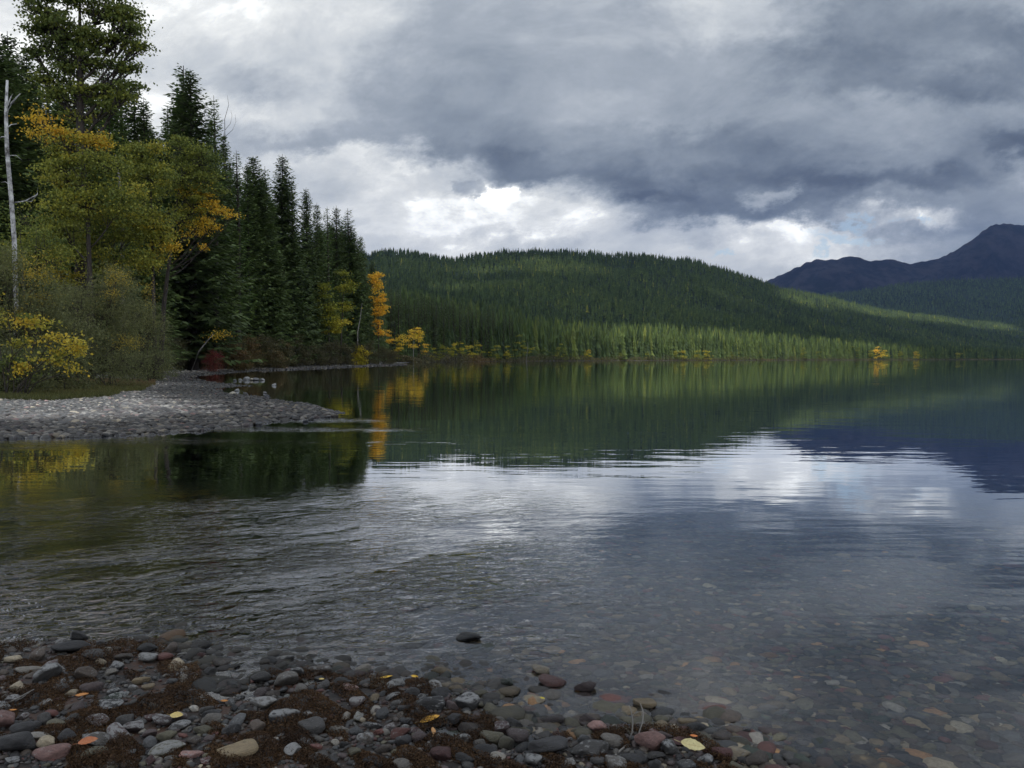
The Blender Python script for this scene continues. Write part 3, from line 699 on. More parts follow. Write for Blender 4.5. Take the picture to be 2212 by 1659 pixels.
FP = [far_proto(i) for i in range(6)]; FP2 = [far_proto(20 + i, 9, 9) for i in range(6)]; FP3 = [far_proto(40 + i, 4, 4) for i in range(4)]
parts = []
# band
pts = np.array([(x, y, 0) for x, y, h, off, kk in rest]); us = CX + F * pts[:, 0] / pts[:, 1]
pts[:, 2] = np.maximum(height(pts[:, 0], pts[:, 1]), hillz(us, pts[:, 1])) - .3
hs = np.array([c[2] for c in rest]); tn = np.clip(.42 + R.normal(0, .18, len(rest)), 0, .80)
parts.append(scatter(FP2, pts, hs, R.uniform(1.0, 1.5, len(rest)), tn, R))
# wood behind the left forest wall
n = 420; cx = R.uniform(-150, 815, n); dm = np.interp(cx, [-150, 300, 400, 560, 700, 815], [95, 110, 130, 150, 200, 250]); d = dm * R.uniform(1, 1.3, n)
sk = np.interp(cx, edge[:, 0], edge[:, 1]); ty = sk + R.uniform(95, 260, n)
pts = np.stack([(cx - CX) / F * d, d, height((cx - CX) / F * d, d) - .3], 1); hs = np.clip(CAMH + (HZ - ty) / F * d - pts[:, 2], 6, 36)
parts.append(scatter(FP2, pts, hs, R.uniform(1, 1.3, n), np.clip(.12 + R.normal(0, .08, n), 0, .4), R))
# hill slopes
n = 30000; cx = R.uniform(740, 2330, n); sfrac = R.uniform(.0, 1.02, n) ** .9
Rr = np.interp(cx, RID[:, 0], RID[:, 2]); r0 = np.interp(cx, shx, shd) + 100; r0 = np.minimum(r0, Rr * .8); d = r0 + (Rr - r0) * sfrac
pts = np.stack([(cx - CX) / F * d, d, hillz(cx, d) - .5], 1); hs = R.uniform(10, 20, n) * np.clip(1 + .25 * wob(pts[:, :2], 62, .02, 6), .6, 1.4)
big = wob(pts[:, :2], 61, .010, 7); tn = np.clip(.40 + .20 * big + R.normal(0, .16, n), 0, .92)
low_ = np.clip((d - r0) / 450, 0, 1); tn = np.clip(tn - .06 + .25 * (1 - low_), 0, 1)
tn = np.where(R.random(n) < .008, .9, tn)
parts.append(scatter(FP, pts, hs, R.uniform(1.1, 1.9, n), tn, R))
n = 1500; cx = np.sort(R.uniform(780, 2300, n)); Rr = np.interp(cx, RID[:, 0], RID[:, 2]); d = Rr * R.uniform(.985, 1.01, n)
pts = np.stack([(cx - CX) / F * d, d, hillz(cx, d) - .5], 1); parts.append(scatter(FP, pts, R.uniform(8, 18, n) * np.clip(1.2 + .4 * wob(cx[:, None] * np.array([[1, .3]]), 3, .08), .7, 1.5), R.uniform(.7, 1.1, n), np.clip(.3 + R.normal(0, .1, n), 0, .8), R))
n = 9000; cx = R.uniform(1640, 2330, n); d = R.uniform(4800, 7250, n)
pts = np.stack([(cx - CX) / F * d, d, backz(cx, d) - .5], 1); parts.append(scatter(FP3, pts, R.uniform(20, 32, n), R.uniform(1.2, 1.8, n), np.clip(.25 + R.normal(0, .12, n), 0, .8), R))
V, Fs, At = merge(parts)
obj('forest', mesh('forest', V, Fs, M_FAR, At), kind='stuff', label='dense conifer forest covering the hills and the far shore', category='forest')

# ------------------------------------------------------------------ broadleaf trees and shrubs
def bez(p0, p1, p2, n=5):
    t = np.linspace(0, 1, n)[:, None]; return (1 - t) ** 2 * p0 + 2 * t * (1 - t) * p1 + t * t * p2
def leafy(name, label, cat, base, blobs, mat, trunk_r, leaf, group=None, seed=0, stems=None, clump=.45, asp=.6, bark=None, up=.0, dens=1.0, crown_name='crown', twigs=True):
    """base: world point; blobs: list of (dx,dy,z, rx,ry,rz, n_leaves, tone, spread) relative to base"""
    rnd = np.random.default_rng(seed); tp, lp = [], []
    stems = stems or [(0, 0)]
    if cat == 'tree':
        cs = np.array([b_[:3] for b_ in blobs], float); wt = np.array([b_[6] for b_ in blobs], float); cen = (cs * wt[:, None]).sum(0) / wt.sum(); zt = cs[:, 2].max()
        axis = (np.array([0, 0, 0.]), np.array([cen[0] * .7, cen[1] * .5, zt * .92])); a0, a1 = axis
        tp.append(tube([a0 + [0, 0, -.3], a0 + (a1 - a0) * [.2, .3, .35], a0 + (a1 - a0) * [.6, .6, .7], a1], [trunk_r * 1.1, trunk_r * .85, trunk_r * .5, trunk_r * .12], 8))
    for bi, (bx, by, bz, rx, ry, rz, nl, tone, sprd) in enumerate(blobs):
        c = np.array([bx, by, bz], float); s0 = stems[bi % len(stems)]; p0 = np.array([s0[0], s0[1], -.2])
        if cat == 'tree':
            a0, a1 = axis; lat = math.hypot(c[0] - a1[0] * .8, c[1] - a1[1] * .8); q_ = max(.3 * c[2], c[2] - lat * rnd.uniform(.7, 1.3) - .6); tt = min(1, max(.1, q_ / max(a1[2], .1))); p0 = a0 + (a1 - a0) * tt
            mid = p0 + (c - p0) * np.array([.6, .6, .35]); r_ = trunk_r * (.12 + .28 * (1 - tt)) * rnd.uniform(.8, 1.2)
        else:
            mid = p0 + (c - p0) * np.array([.25, .25, .6]) + rnd.normal(0, .15, 3) * trunk_r * 3; r_ = trunk_r * .55 * rnd.uniform(.7, 1.1)
        tp.append(tube(bez(p0, mid, c, 7), np.linspace(r_, r_ * .25, 7), 6))
        nl = int(nl * dens); nc = max(3, int(nl / 45)); vol = rnd.normal(size=(nc, 3)); vol /= np.linalg.norm(vol, axis=1, keepdims=True); vol *= rnd.uniform(.15, 1, (nc, 1)) ** .5
        cc = c + vol * [rx, ry, rz]; ct = np.clip(tone + rnd.normal(0, sprd, nc), 0, 1)
        per = rnd.multinomial(nl, rnd.dirichlet(np.full(nc, 2.5)))
        idx = np.repeat(np.arange(nc), per); sp_ = clump * np.array([1.25, 1.25, .45] if cat == 'tree' else [1, 1, .6]) * rnd.uniform(.6, 1.4, (nc, 1))
        C = cc[idx] + rnd.normal(size=(len(idx), 3)) * sp_[idx]
        lp.append(leaves(C, leaf, rnd, np.clip(ct[idx] + rnd.normal(0, .05, len(idx)), 0, 1), asp, up))
        if twigs:
            for q in range(0, nc, 1 if nc < 40 else 2):
                st = bez(p0, mid, c, 7)[rnd.integers(3, 7)]; m2 = (st + cc[q]) / 2 + rnd.normal(0, .1, 3) * rx * .3
                rr_ = max(.012, trunk_r * .13); tp.append(tube(bez(st, m2, cc[q] + (cc[q] - c) * .12, 4), np.linspace(rr_, rr_ * .3, 4), 4))
    o = thing(name, label, cat, tuple(base), group)
    V, Fs, At = merge(lp); obj(crown_name, mesh(name + '_crown', V, Fs, mat, At), o)
    V, Fs, At = merge(tp); obj('trunk' if cat == 'tree' else 'stems', mesh(name + '_trunk', V, Fs, bark or M_BARK, None, True), o)
    return o
def B(cx, cy, d, w, h, n, tone, sp=.08, base=None, dy=None):
    """a crown lobe given by picture centre, size in picture units, at distance d, relative to base"""
    x, y = Wd(cx, d); z = topz(cy, d); k = d / F
    return (x - base[0], (y - base[1]) + (dy or 0), z - base[2], w * k / 2, (w + h) * k / 4, h * k / 2, n, tone, sp)
def base_at(cx, d, z=None):
    x, y = Wd(cx, d); return (x, y, hgt(x, y) if z is None else z)

# tall cottonwood
b = base_at(178, 60)
bl = [B(cx, cy, 60, w, h * .8, n * 1.0, t + .06, .07, b) for cx, cy, w, h, n, t in [
 (110, 30, 90, 70, 1500, .16), (165, -10, 150, 80, 2600, .16), (240, 20, 110, 80, 2000, .17), (280, 55, 70, 60, 1100, .17), (300, 110, 55, 40, 700, .2),
 (150, 75, 150, 80, 2600, .15), (225, 95, 120, 70, 2000, .19), (120, 110, 90, 50, 1000, .13), (180, 140, 130, 60, 1700, .17), (265, 150, 90, 40, 900, .16),
 (285, 190, 70, 30, 450, .18), (150, 175, 80, 60, 700, .2), (90, 120, 50, 40, 350, .12), (195, -80, 130, 90, 1500, .16), (120, -60, 100, 70, 900, .15), (290, 75, 80, 30, 600, .18), (105, 60, 80, 30, 600, .15), (150, 215, 90, 50, 1000, .2), (205, 200, 90, 40, 900, .2), (235, 235, 70, 40, 600, .24), (100, 170, 60, 40, 500, .18), (270, 215, 60, 24, 400, .2), (170, 255, 70, 40, 500, .3)]]
o = leafy('cottonwood', 'tall dark cottonwood with a thick trunk, its crown cut by the top edge', 'tree', b, bl, M_LEAF, .52, .20, seed=1, clump=.30, asp=.8)

# white dead birch
b = base_at(36, 40); pts = [(cx, cy) for cx, cy in [(37, 640), (36, 520), (31, 430), (24, 330), (23, 250), (27, 180)]]
def pic(cx, cy, d, base): x, y = Wd(cx, d); return np.array([x - base[0], y - base[1], topz(cy, d) - base[2]])
tr = [tube([np.array([0, 0, -.2])] + [pic(cx, cy, 40, b) for cx, cy in pts], np.array([.16, .15, .135, .13, .12, .10, .07]) * .78, 10)]
for pl, r_ in [([(26, 252), (34, 228), (46, 217), (56, 209)], .055), ([(27, 240), (35, 215), (40, 208)], .035), ([(26, 282), (34, 274), (44, 271)], .03), ([(24, 300), (14, 300), (2, 309)], .03),
               ([(30, 340), (45, 340), (56, 350)], .022), ([(35, 440), (60, 436), (86, 422), (88, 408)], .035), ([(60, 436), (74, 438), (88, 424)], .02), ([(33, 405), (18, 395), (8, 396)], .02)]:
    tr.append(tube([pic(cx, cy, 40, b) + np.array([0, rr.uniform(-.1, .1), 0]) for cx, cy in pl], np.linspace(r_, r_ * .35, len(pl)), 6))
V, Fs, At = merge(tr); o = thing('dead_birch', 'white bare dead birch with a forked top rising out of the shrubs', 'tree', b); obj('trunk', mesh('dead_birch', V, Fs, M_BIRCH, None, True), o)

GB = 'olive and yellow broadleaf trees behind the gravel spit'
b = base_at(200, 54)
leafy('cottonwood', 'olive cottonwood with orange yellow tips below the tall dark cottonwood', 'tree', b, [B(cx, cy, 54, w, h, n, t, s, b) for cx, cy, w, h, n, t, s in [
 (130, 300, 60, 40, 500, .80, .06), (100, 262, 36, 44, 330, .84, .05), (92, 292, 30, 20, 160, .80, .05), (165, 320, 90, 60, 1300, .50, .1), (205, 305, 50, 40, 500, .62, .1), (222, 305, 34, 40, 330, .84, .04), (150, 375, 130, 80, 2600, .42, .1),
 (230, 360, 110, 70, 1900, .36, .08), (190, 440, 170, 90, 3800, .44, .1), (270, 430, 110, 90, 2200, .38, .1), (140, 490, 120, 80, 2200, .36, .1)]], M_LEAF, .22, .15, GB, 2, clump=.34, asp=.8, stems=[(-.5, 0), (.6, .2), (0, -.4)])
b = base_at(335, 58)
leafy('cottonwood', 'green cottonwood with pale yellow leaf tips left of the leaning one', 'tree', b, [B(cx, cy, 58, w, h, n, t, s, b) for cx, cy, w, h, n, t, s in [
 (310, 335, 80, 50, 1300, .40, .1), (345, 322, 34, 28, 350, .60, .05), (330, 385, 110, 80, 2600, .40, .08), (300, 420, 90, 80, 1800, .36, .1), (340, 480, 90, 80, 1700, .40, .08), (352, 515, 50, 70, 1100, .56, .07), (372, 535, 26, 24, 260, .86, .03), (350, 540, 40, 40, 400, .66, .07), (330, 570, 50, 40, 500, .6, .06)]], M_LEAF, .16, .15, GB, 3, clump=.3, asp=.8, stems=[(0, 0), (.4, .2)])
b = base_at(345, 62)
leafy('cottonwood', 'leaning olive cottonwood arching over the bay with golden hanging tips', 'tree', b, [B(cx, cy, 62, w, h, n, t, s, b) for cx, cy, w, h, n, t, s in [
 (400, 330, 110, 60, 1900, .28, .06), (440, 350, 90, 70, 1700, .26, .06), (390, 390, 130, 80, 2700, .30, .07), (450, 400, 80, 60, 1300, .30, .06), (425, 440, 80, 50, 1200, .40, .1), (400, 470, 70, 50, 900, .44, .1),
 (440, 425, 40, 34, 320, .80, .05), (465, 445, 44, 20, 300, .84, .04), (485, 458, 44, 18, 260, .86, .04), (508, 470, 28, 12, 140, .82, .04), (440, 475, 34, 30, 260, .80, .06), (452, 490, 44, 14, 180, .84, .04), (432, 505, 22, 40, 200, .82, .05), (440, 535, 20, 18, 110, .84, .04), (405, 500, 14, 30, 80, .8, .05), (410, 415, 60, 50, 500, .6, .1)]], M_LEAF, .2, .14, GB, 4, clump=.24, asp=.85)
b = base_at(60, 50)
leafy('cottonwood', 'dull green broadleaf tree at the picture edge behind the white birch', 'tree', b, [B(cx, cy, 50, w, h, n, t, s, b) for cx, cy, w, h, n, t, s in [
 (20, 560, 120, 90, 2000, .30, .1), (100, 540, 110, 110, 2400, .34, .1), (-40, 500, 100, 90, 1200, .3, .1), (60, 470, 70, 60, 700, .26, .1)]], M_LEAF, .16, .14, GB, 5, clump=.32)
b = base_at(190, 57)
leafy('cottonwood', 'low olive and green tree filling the gap above the grey willows', 'tree', b, [B(cx, cy, 57, w, h, n, t, s, b) for cx, cy, w, h, n, t, s in [
 (90, 540, 110, 80, 2000, .36, .1), (160, 530, 110, 80, 2400, .42, .1), (230, 500, 110, 80, 2400, .34, .1), (290, 490, 90, 80, 1800, .38, .08), (250, 570, 110, 80, 2000, .34, .1), (130, 600, 90, 60, 1400, .5, .1), (310, 560, 70, 60, 1300, .42, .1), (200, 470, 90, 50, 1400, .4, .1)]], M_LEAF, .14, .15, GB, 6, clump=.36, asp=.8)
GS = 'willow shrubs behind the gravel spit'
def shrub(label, cx, d, w, ty, n, tone, mat, seed, group=GS, leaf=.11, sp=.08, nb=5, clump=.28, asp=.35, name='willow_shrub', z=None, extra=()):
    b = base_at(cx, d, z); rnd = random.Random(seed); H = topz(ty, d) - b[2]; W = w * d / F; bl = []
    for i in range(nb):
        a = (i + .5) / nb * 2 - 1; hh_ = H * (1 - .30 * abs(a) ** 1.5) * rnd.uniform(.66, 1.0)
        bl.append((a * W * .36, rnd.uniform(-.2, .2) * W, hh_ * .76, W * .2 + .1, W * .2 + .1, hh_ * .24, n * .9 / nb, tone, sp))
        bl.append((a * W * .38, rnd.uniform(-.25, .1) * W, hh_ * .30, W * .2 + .1, W * .22 + .1, hh_ * .30, n * .8 / nb, tone - .05, sp))
    for e in extra: bl.append(B(*e[:8], sp=.04, base=b) if False else (*B(e[0], e[1], d, e[2], e[3], e[4], e[5], .05, b, -W * .15),))
    return leafy(name, label, 'shrub', b, bl, mat, .05, leaf, group, seed, stems=[(rnd.uniform(-.2, .2) * W, rnd.uniform(-.1, .1) * W) for _ in range(7)], clump=clump, asp=asp, crown_name='foliage')
shrub('huge grey green willow shrub with yellow sprays over the mown grass', 90, 37, 230, 545, 15000, .35, M_WILLOW, 11, extra=[(32, 585, 90, 90, 3800, .48), (105, 590, 40, 80, 600, .92), (120, 650, 60, 30, 500, .88), (60, 690, 110, 26, 700, .92)])
shrub('broad grey willow shrub between the yellow sprays and the bay', 215, 44, 230, 500, 17000, .38, M_WILLOW, 12, extra=[(270, 610, 50, 90, 700, .85), (290, 740, 60, 24, 500, .85)])
shrub('rounded willow shrub standing closest to the bay', 300, 52, 130, 560, 8000, .42, M_WILLOW, 13, extra=[(330, 640, 16, 70, 260, .9)])
shrub('low grey willow shrub spreading onto the pale gravel', 300, 58, 150, 700, 6000, .25, M_WILLOW, 14)
shrub('small dark willow shrub at the back of the pale gravel', 345, 75, 90, 690, 3500, .2, M_WILLOW, 15)
shrub('dark shrub under the huge willow at the picture edge', 20, 33, 160, 720, 6000, .15, M_WILLOW, 16)
b = base_at(30, 31)
YT = -.14
leafy('yellow_shrub', 'low shrub with golden yellow leaves reaching right over the grass', 'shrub', b, [B(cx, cy, 31, w, h, n, t + YT, s * 2.2, b) for cx, cy, w, h, n, t, s in [
 (20, 690, 80, 30, 400, .66, .06), (90, 700, 90, 20, 500, .74, .06), (35, 735, 70, 50, 500, .70, .06), (150, 745, 60, 16, 380, .78, .04), (120, 730, 40, 22, 300, .78, .04), (175, 758, 40, 12, 220, .80, .04), (100, 770, 70, 26, 420, .70, .07), (140, 785, 50, 14, 230, .80, .04), (165, 800, 30, 10, 120, .80, .04), (60, 800, 60, 40, 400, .6, .1), (10, 790, 60, 60, 500, .6, .1), (-20, 660, 60, 60, 500, .7, .1)]], M_LEAF, .05, .11, None, 17, clump=.20, asp=.7, dens=.6, crown_name='foliage', stems=[(0, 0), (.3, .1), (-.3, 0)])

# forest edge shrubs along the bay
GE = 'brushy shrubs along the forest edge'
es = [(365, 100, 60, 700, .25), (395, 108, 60, 715, .3), (425, 112, 50, 730, .55), (500, 118, 70, 705, .45), (540, 125, 60, 720, .6), (575, 130, 60, 712, .3), (610, 140, 60, 722, .42), (645, 150, 56, 716, .3),
      (680, 160, 50, 728, .36), (712, 168, 50, 716, .25), (745, 180, 46, 722, .35), (775, 196, 40, 732, .3), (800, 206, 40, 728, .4), (828, 220, 40, 735, .3), (846, 232, 30, 742, .45), (520, 112, 40, 745, .62), (595, 128, 40, 752, .55)]
en = ['reddish brown', 'dark green', 'dull olive', 'brown']
for i, (cx, d, w, ty, tn) in enumerate(es):
    nearw = ['the grey willows', 'the leaning dead stem', 'the red bush', 'the red bush', 'the stony beach bend', 'the stony beach bend', 'the dark spruce wall', 'the dark spruce wall', 'the yellow green poplar', 'the yellow green poplar', 'the pale dead trunk', 'the pale dead trunk', 'the yellow bush', 'the golden tree foot', 'the point', 'the red bush, in front', 'the beach bend, in front'][i]
    shrub(f'{"small" if w < 50 else "wide"} {"reddish brown" if tn > .5 else "olive brown" if tn > .35 else "dark"} shrub of the forest edge, {["beside", "near"][i % 2]} {nearw}', cx, d, w, ty, 2600, tn, M_SHRUB, 30 + i, GE, leaf=.26, nb=4, clump=.35, name='shrub')
shrub('crimson red bush at the forest edge behind the beach', 460, 99, 40, 755, 1500, .98, M_SHRUB, 60, None, leaf=.16, sp=.02, nb=3, clump=.3, name='red_bush')

# leaning dead stem with orange leaves
b = base_at(412, 97)
V, Fs, At = tube([np.array([0, 0, -.1]), pic(430, 760, 97, b), pic(447, 738, 97, b), pic(462, 722, 97, b)], [.10, .09, .07, .04], 7)
o = thing('leaning_stem', 'pale leaning stem with a small tuft of orange leaves at its top', 'tree', b); obj('trunk', mesh('leaning_stem', V, Fs, M_GREY, None, True), o)
rnd = np.random.default_rng(4); c = pic(472, 724, 97, b); V, Fs, At = leaves(c + rnd.normal(size=(160, 3)) * [.85, .5, .32], .2, rnd, .85); obj('crown', mesh('stem_leaves', V, Fs, M_LEAF, At), o)
# poplars and golden trees
def poplar(label, cx, d, lobes, seed, mat=M_GOLD, leaf=.4, cl=.55, tr=.14, name='poplar', grp=None, bark=None):
    b = base_at(cx, d); b = (b[0], b[1], max(b[2], float(hillz(np.array([cx]), np.array([d]))[0]) if d > 380 else b[2]))
    return leafy(name, label, 'tree', b, [B(x, y, d, w, h, n, t, .08, b) for x, y, w, h, n, t in lobes], mat, tr, leaf, grp, seed, clump=cl, asp=.75, bark=bark)
poplar('yellow green poplar with pale layered boughs against the dark spruces', 712, 176, [(672, 612, 30, 24, 200, .08), (690, 640, 40, 30, 380, .08), (705, 622, 30, 22, 260, .1), (700, 660, 46, 30, 450, .1), (712, 690, 40, 36, 560, .18), (725, 700, 40, 26, 380, .25), (715, 672, 36, 24, 360, .14), (712, 715, 36, 14, 200, .28), (740, 698, 26, 8, 140, .4)], 70)
poplar('tall thin poplar with round pale green tufts, left of the golden tree', 736, 184, [(746, 598, 26, 24, 300, .12), (754, 622, 26, 24, 320, .14), (735, 625, 22, 14, 160, .14), (748, 660, 28, 18, 240, .22), (738, 668, 22, 12, 130, .2), (760, 612, 14, 14, 100, .15)], 71, tr=.2)
poplar('tall golden orange tree at the end of the forest edge', 818, 232, [(808, 600, 20, 20, 420, .8), (820, 592, 14, 10, 160, .7), (812, 622, 24, 24, 520, .78), (815, 612, 22, 14, 300, .8), (818, 650, 24, 24, 560, .82), (828, 640, 16, 16, 220, .85), (818, 675, 26, 26, 640, .88), (826, 665, 18, 16, 260, .85), (815, 700, 22, 22, 460, .9), (820, 720, 18, 18, 320, .95), (832, 662, 10, 14, 120, .8), (806, 640, 10, 12, 100, .75)], 72, leaf=.45, cl=.42, tr=.2)
poplar('small orange sapling between the golden tree and its yellow neighbour', 844, 238, [(842, 720, 14, 18, 200, .9), (838, 733, 16, 14, 160, .9), (846, 740, 10, 14, 90, .85)], 73, leaf=.35, cl=.35, tr=.06)
poplar('yellow tree overhanging the water on the stony point', 862, 246, [(862, 738, 20, 20, 340, .62), (858, 755, 18, 18, 260, .6), (868, 728, 12, 10, 110, .6), (856, 768, 10, 12, 90, .3)], 74, leaf=.35, cl=.4, tr=.08)
poplar('golden tree with a forked pale trunk beyond the stony point', 893, 392, [(898, 714, 20, 16, 260, .62), (890, 726, 18, 14, 200, .6), (880, 738, 14, 12, 130, .6), (902, 730, 18, 18, 240, .6), (893, 745, 20, 12, 180, .64), (908, 722, 12, 10, 100, .6)], 75, leaf=.6, cl=.7, tr=.16, bark=M_GREY)
poplar('slim orange sapling right of the forked golden tree', 918, 398, [(919, 748, 7, 18, 110, .8), (917, 760, 8, 14, 80, .8)], 76, leaf=.5, cl=.5, tr=.06)
shrub('bright yellow round bush at the water edge left of the golden tree', 779, 196, 34, 746, 1100, .50, M_GOLD, 77, None, leaf=.32, nb=3, clump=.4, name='yellow_bush', asp=.8)
GF = 'autumn bushes and small trees along the far shore'
far = [(938, 402, 752, 8, .3, 'thin yellow green sapling'), (956, 430, 742, 7, .1, 'slim pale green sapling'), (975, 440, 735, 18, .35, 'yellow green tree'), (993, 446, 724, 22, .42, 'tall yellow tree'), (1010, 455, 740, 20, .42, 'round yellow bush'), (1030, 470, 738, 18, .45, 'bright yellow bush'),
       (1068, 560, 736, 18, .22, 'olive green bush'), (1097, 590, 745, 10, .4, 'small yellow bush'), (1120, 610, 720, 16, .2, 'tall olive green tree'), (1135, 622, 735, 20, .28, 'green yellow bush'), (1152, 640, 748, 24, .2, 'broad dull green bush'), (1178, 680, 752, 12, .3, 'small green yellow bush'),
       (1208, 700, 742, 9, .5, 'narrow yellow tree'), (1222, 712, 750, 12, .5, 'low yellow bush'), (1268, 745, 756, 8, .7, 'small orange bush'), (1460, 925, 752, 8, .5, 'small yellow tree'), (1476, 940, 760, 6, .75, 'low orange bush'), (1508, 970, 760, 10, .6, 'low amber bush'), (1528, 990, 758, 12, .75, 'wide orange bush'),
       (1578, 1050, 762, 8, .5, 'tiny yellow bush'), (1640, 1130, 761, 10, .3, 'tiny olive bush'), (1735, 1260, 752, 8, .55, 'pale orange tree'), (1765, 1300, 758, 10, .4, 'tiny yellow tree'), (1845, 1400, 748, 18, .35, 'large pale yellow tree'), (1880, 1450, 758, 12, .6, 'amber bush'), (1897, 1470, 750, 20, .95, 'vivid orange tree'), (1908, 1490, 756, 12, .85, 'orange bush'),
       (1943, 1560, 760, 8, .5, 'small yellow bush'), (1978, 1640, 762, 8, .8, 'tiny orange bush'), (2065, 1850, 764, 8, .5, 'tiny pale tree'), (1400, 870, 762, 10, .35, 'tiny olive bush'), (1345, 815, 762, 12, .25, 'tiny dull green bush')]
mark = lambda c: ('just past the forked golden tree' if c < 965 else 'in the yellow clump past the golden tree' if c < 1050 else 'in the olive clump of the far shore' if c < 1190 else 'at the near end of the sunlit far shore' if c < 1300 else 'midway along the far shore' if c < 1620 else 'toward the far end of the far shore')
seen = {}
for i, (cx, d, ty, w, tn, nm) in enumerate(far):
    lb = f'{nm} {mark(cx)}'; seen[lb] = seen.get(lb, 0) + 1
    if seen[lb] > 1: lb = f'another {lb}'
    d = float(np.interp(cx, shx, shd)) + 5; by = HZ + 1.6 / d * F - 1; h = by - ty; w *= rr.uniform(1.1, 1.6); ty -= 3; h += 3; tn = tn * (1.0 if d < 650 else .8 if tn < .9 else .9)
    poplar(lb, cx, d, [(cx + rr.uniform(-.15, .15) * w, ty + h * .28, w * rr.uniform(.6, .9), h * .5, 150, tn), (cx - w * .3, ty + h * rr.uniform(.5, .65), w * .8, h * .5, 110, tn), (cx + w * .3, ty + h * rr.uniform(.45, .7), w * .8, h * .55, 110, tn - .12), (cx, ty + h * .75, w * 1.1, h * .45, 120, tn - .15)], 200 + i, mat=M_GOLD if d < 650 or tn > .8 else M_LEAF, leaf=.0010 * d + .1, cl=.0010 * d + .15, tr=.08, name='autumn_tree' if 'tree' in nm or 'sapling' in nm else 'autumn_bush', grp=GF)
n = 26000; r3 = np.random.default_rng(77); tt_ = r3.random(n) ** 1.5; PP = np.array([(lambda q: q[0] + q[1] * rr.uniform(-1, 7))(shore_pt(float(a))) for a in tt_])
lump = np.clip(.5 + .6 * wob(PP, 78, .15, 6), 0, 1); zz_ = height(PP[:, 0], PP[:, 1]); hh_ = r3.uniform(0, 1, n) * (1.0 + 4.5 * lump)
V, Fs, At = leaves(np.c_[PP, np.maximum(zz_, 0) + .1 + hh_], .9, r3, np.clip(.32 + .3 * wob(PP, 79, .04, 6) + r3.normal(0, .08, n), 0, .69), .7)
obj('undergrowth', mesh('undergrowth', V, Fs, M_SHRUB, At), kind='stuff', label='low brown and olive undergrowth along the far waterline', category='undergrowth')
# pale standing dead trunks
for i, (cx, d, y0, y1, x1, lb) in enumerate([(773, 198, 718, 655, 783, 'thin pale dead trunk leaning right, left of the golden tree'), (268, 60, 430, 335, 256, 'pale bare snag rising from the olive trees'), (1137, 615, 775, 740, 1140, 'far pale dead trunk on the far shore')]):
    b = base_at(cx, d); V, Fs, At = tube([np.array([0, 0, -.2]), pic(cx, y0, d, b), pic((cx + x1) / 2 + 1, (y0 + y1) / 2, d, b), pic(x1, y1, d, b)], np.array([.13, .11, .08, .03]) * (1 + d / 900), 7)
    o = thing('snag', lb, 'tree', b); obj('trunk', mesh('dead_trunk', V, Fs, M_GREY, None, True), o)
# bare curved branches over the narrow larch
b = base_at(492, 126); tr = [tube([np.array([0, 0, 0]), pic(491, 300, 126, b), pic(491, 262, 126, b), pic(500, 232, 126, b), pic(497, 212, 126, b)], [.12, .05, .04, .03, .015], 5)]
for pl in [[(491, 286), (503, 272), (507, 255), (504, 243)], [(491, 300), (508, 285), (515, 268), (513, 252)], [(489, 286), (478, 288), (470, 286)]]:
    tr.append(tube([pic(x, y, 126, b) for x, y in pl], np.linspace(.035, .012, len(pl)), 5))
V, Fs, At = merge(tr); o = thing('bare_sapling', 'bare sapling with thin upcurved twigs against the sky', 'tree', b); obj('trunk', mesh('bare_sapling', V, Fs, M_BARK, None, True), o)

# ------------------------------------------------------------------ stones
def ico(sub):
    import bmesh
    bm = bmesh.new(); bmesh.ops.create_icosphere(bm, subdivisions=sub, radius=1.0)
    V = np.array([v.co[:] for v in bm.verts]); f = np.array([[v.index for v in fc.verts] for fc in bm.faces]); bm.free(); return V, f
ICO = {k: ico(k) for k in (1, 2, 3, 4)}
def stone_geo(seed, sub=3, ang=1.0):
    V, f = ICO[sub]; rnd = np.random.default_rng(seed); N = rnd.normal(size=(11, 3)) * [1, 1, .8]; N /= np.linalg.norm(N, axis=1, keepdims=True); dd = rnd.uniform(.52, .98, 11)
    dots = V @ N.T; t = np.where(dots > .05, dd[None] / np.maximum(dots, .05), 9.0)
    k = 9.0 / ang; r = -np.log(np.exp(-k * t).sum(1) + math.exp(-k * 1.08)) / k
    r = np.clip(r, .35, 1.1) * (1 + .06 * wob(V, seed + 900, 4, 6) + .014 * wob(V, seed + 901, 14, 6))
    W = V * r[:, None]; ext = (W.max(0) - W.min(0)) / 2; W = (W - (W.max(0) + W.min(0)) / 2) / ext
    return W, f
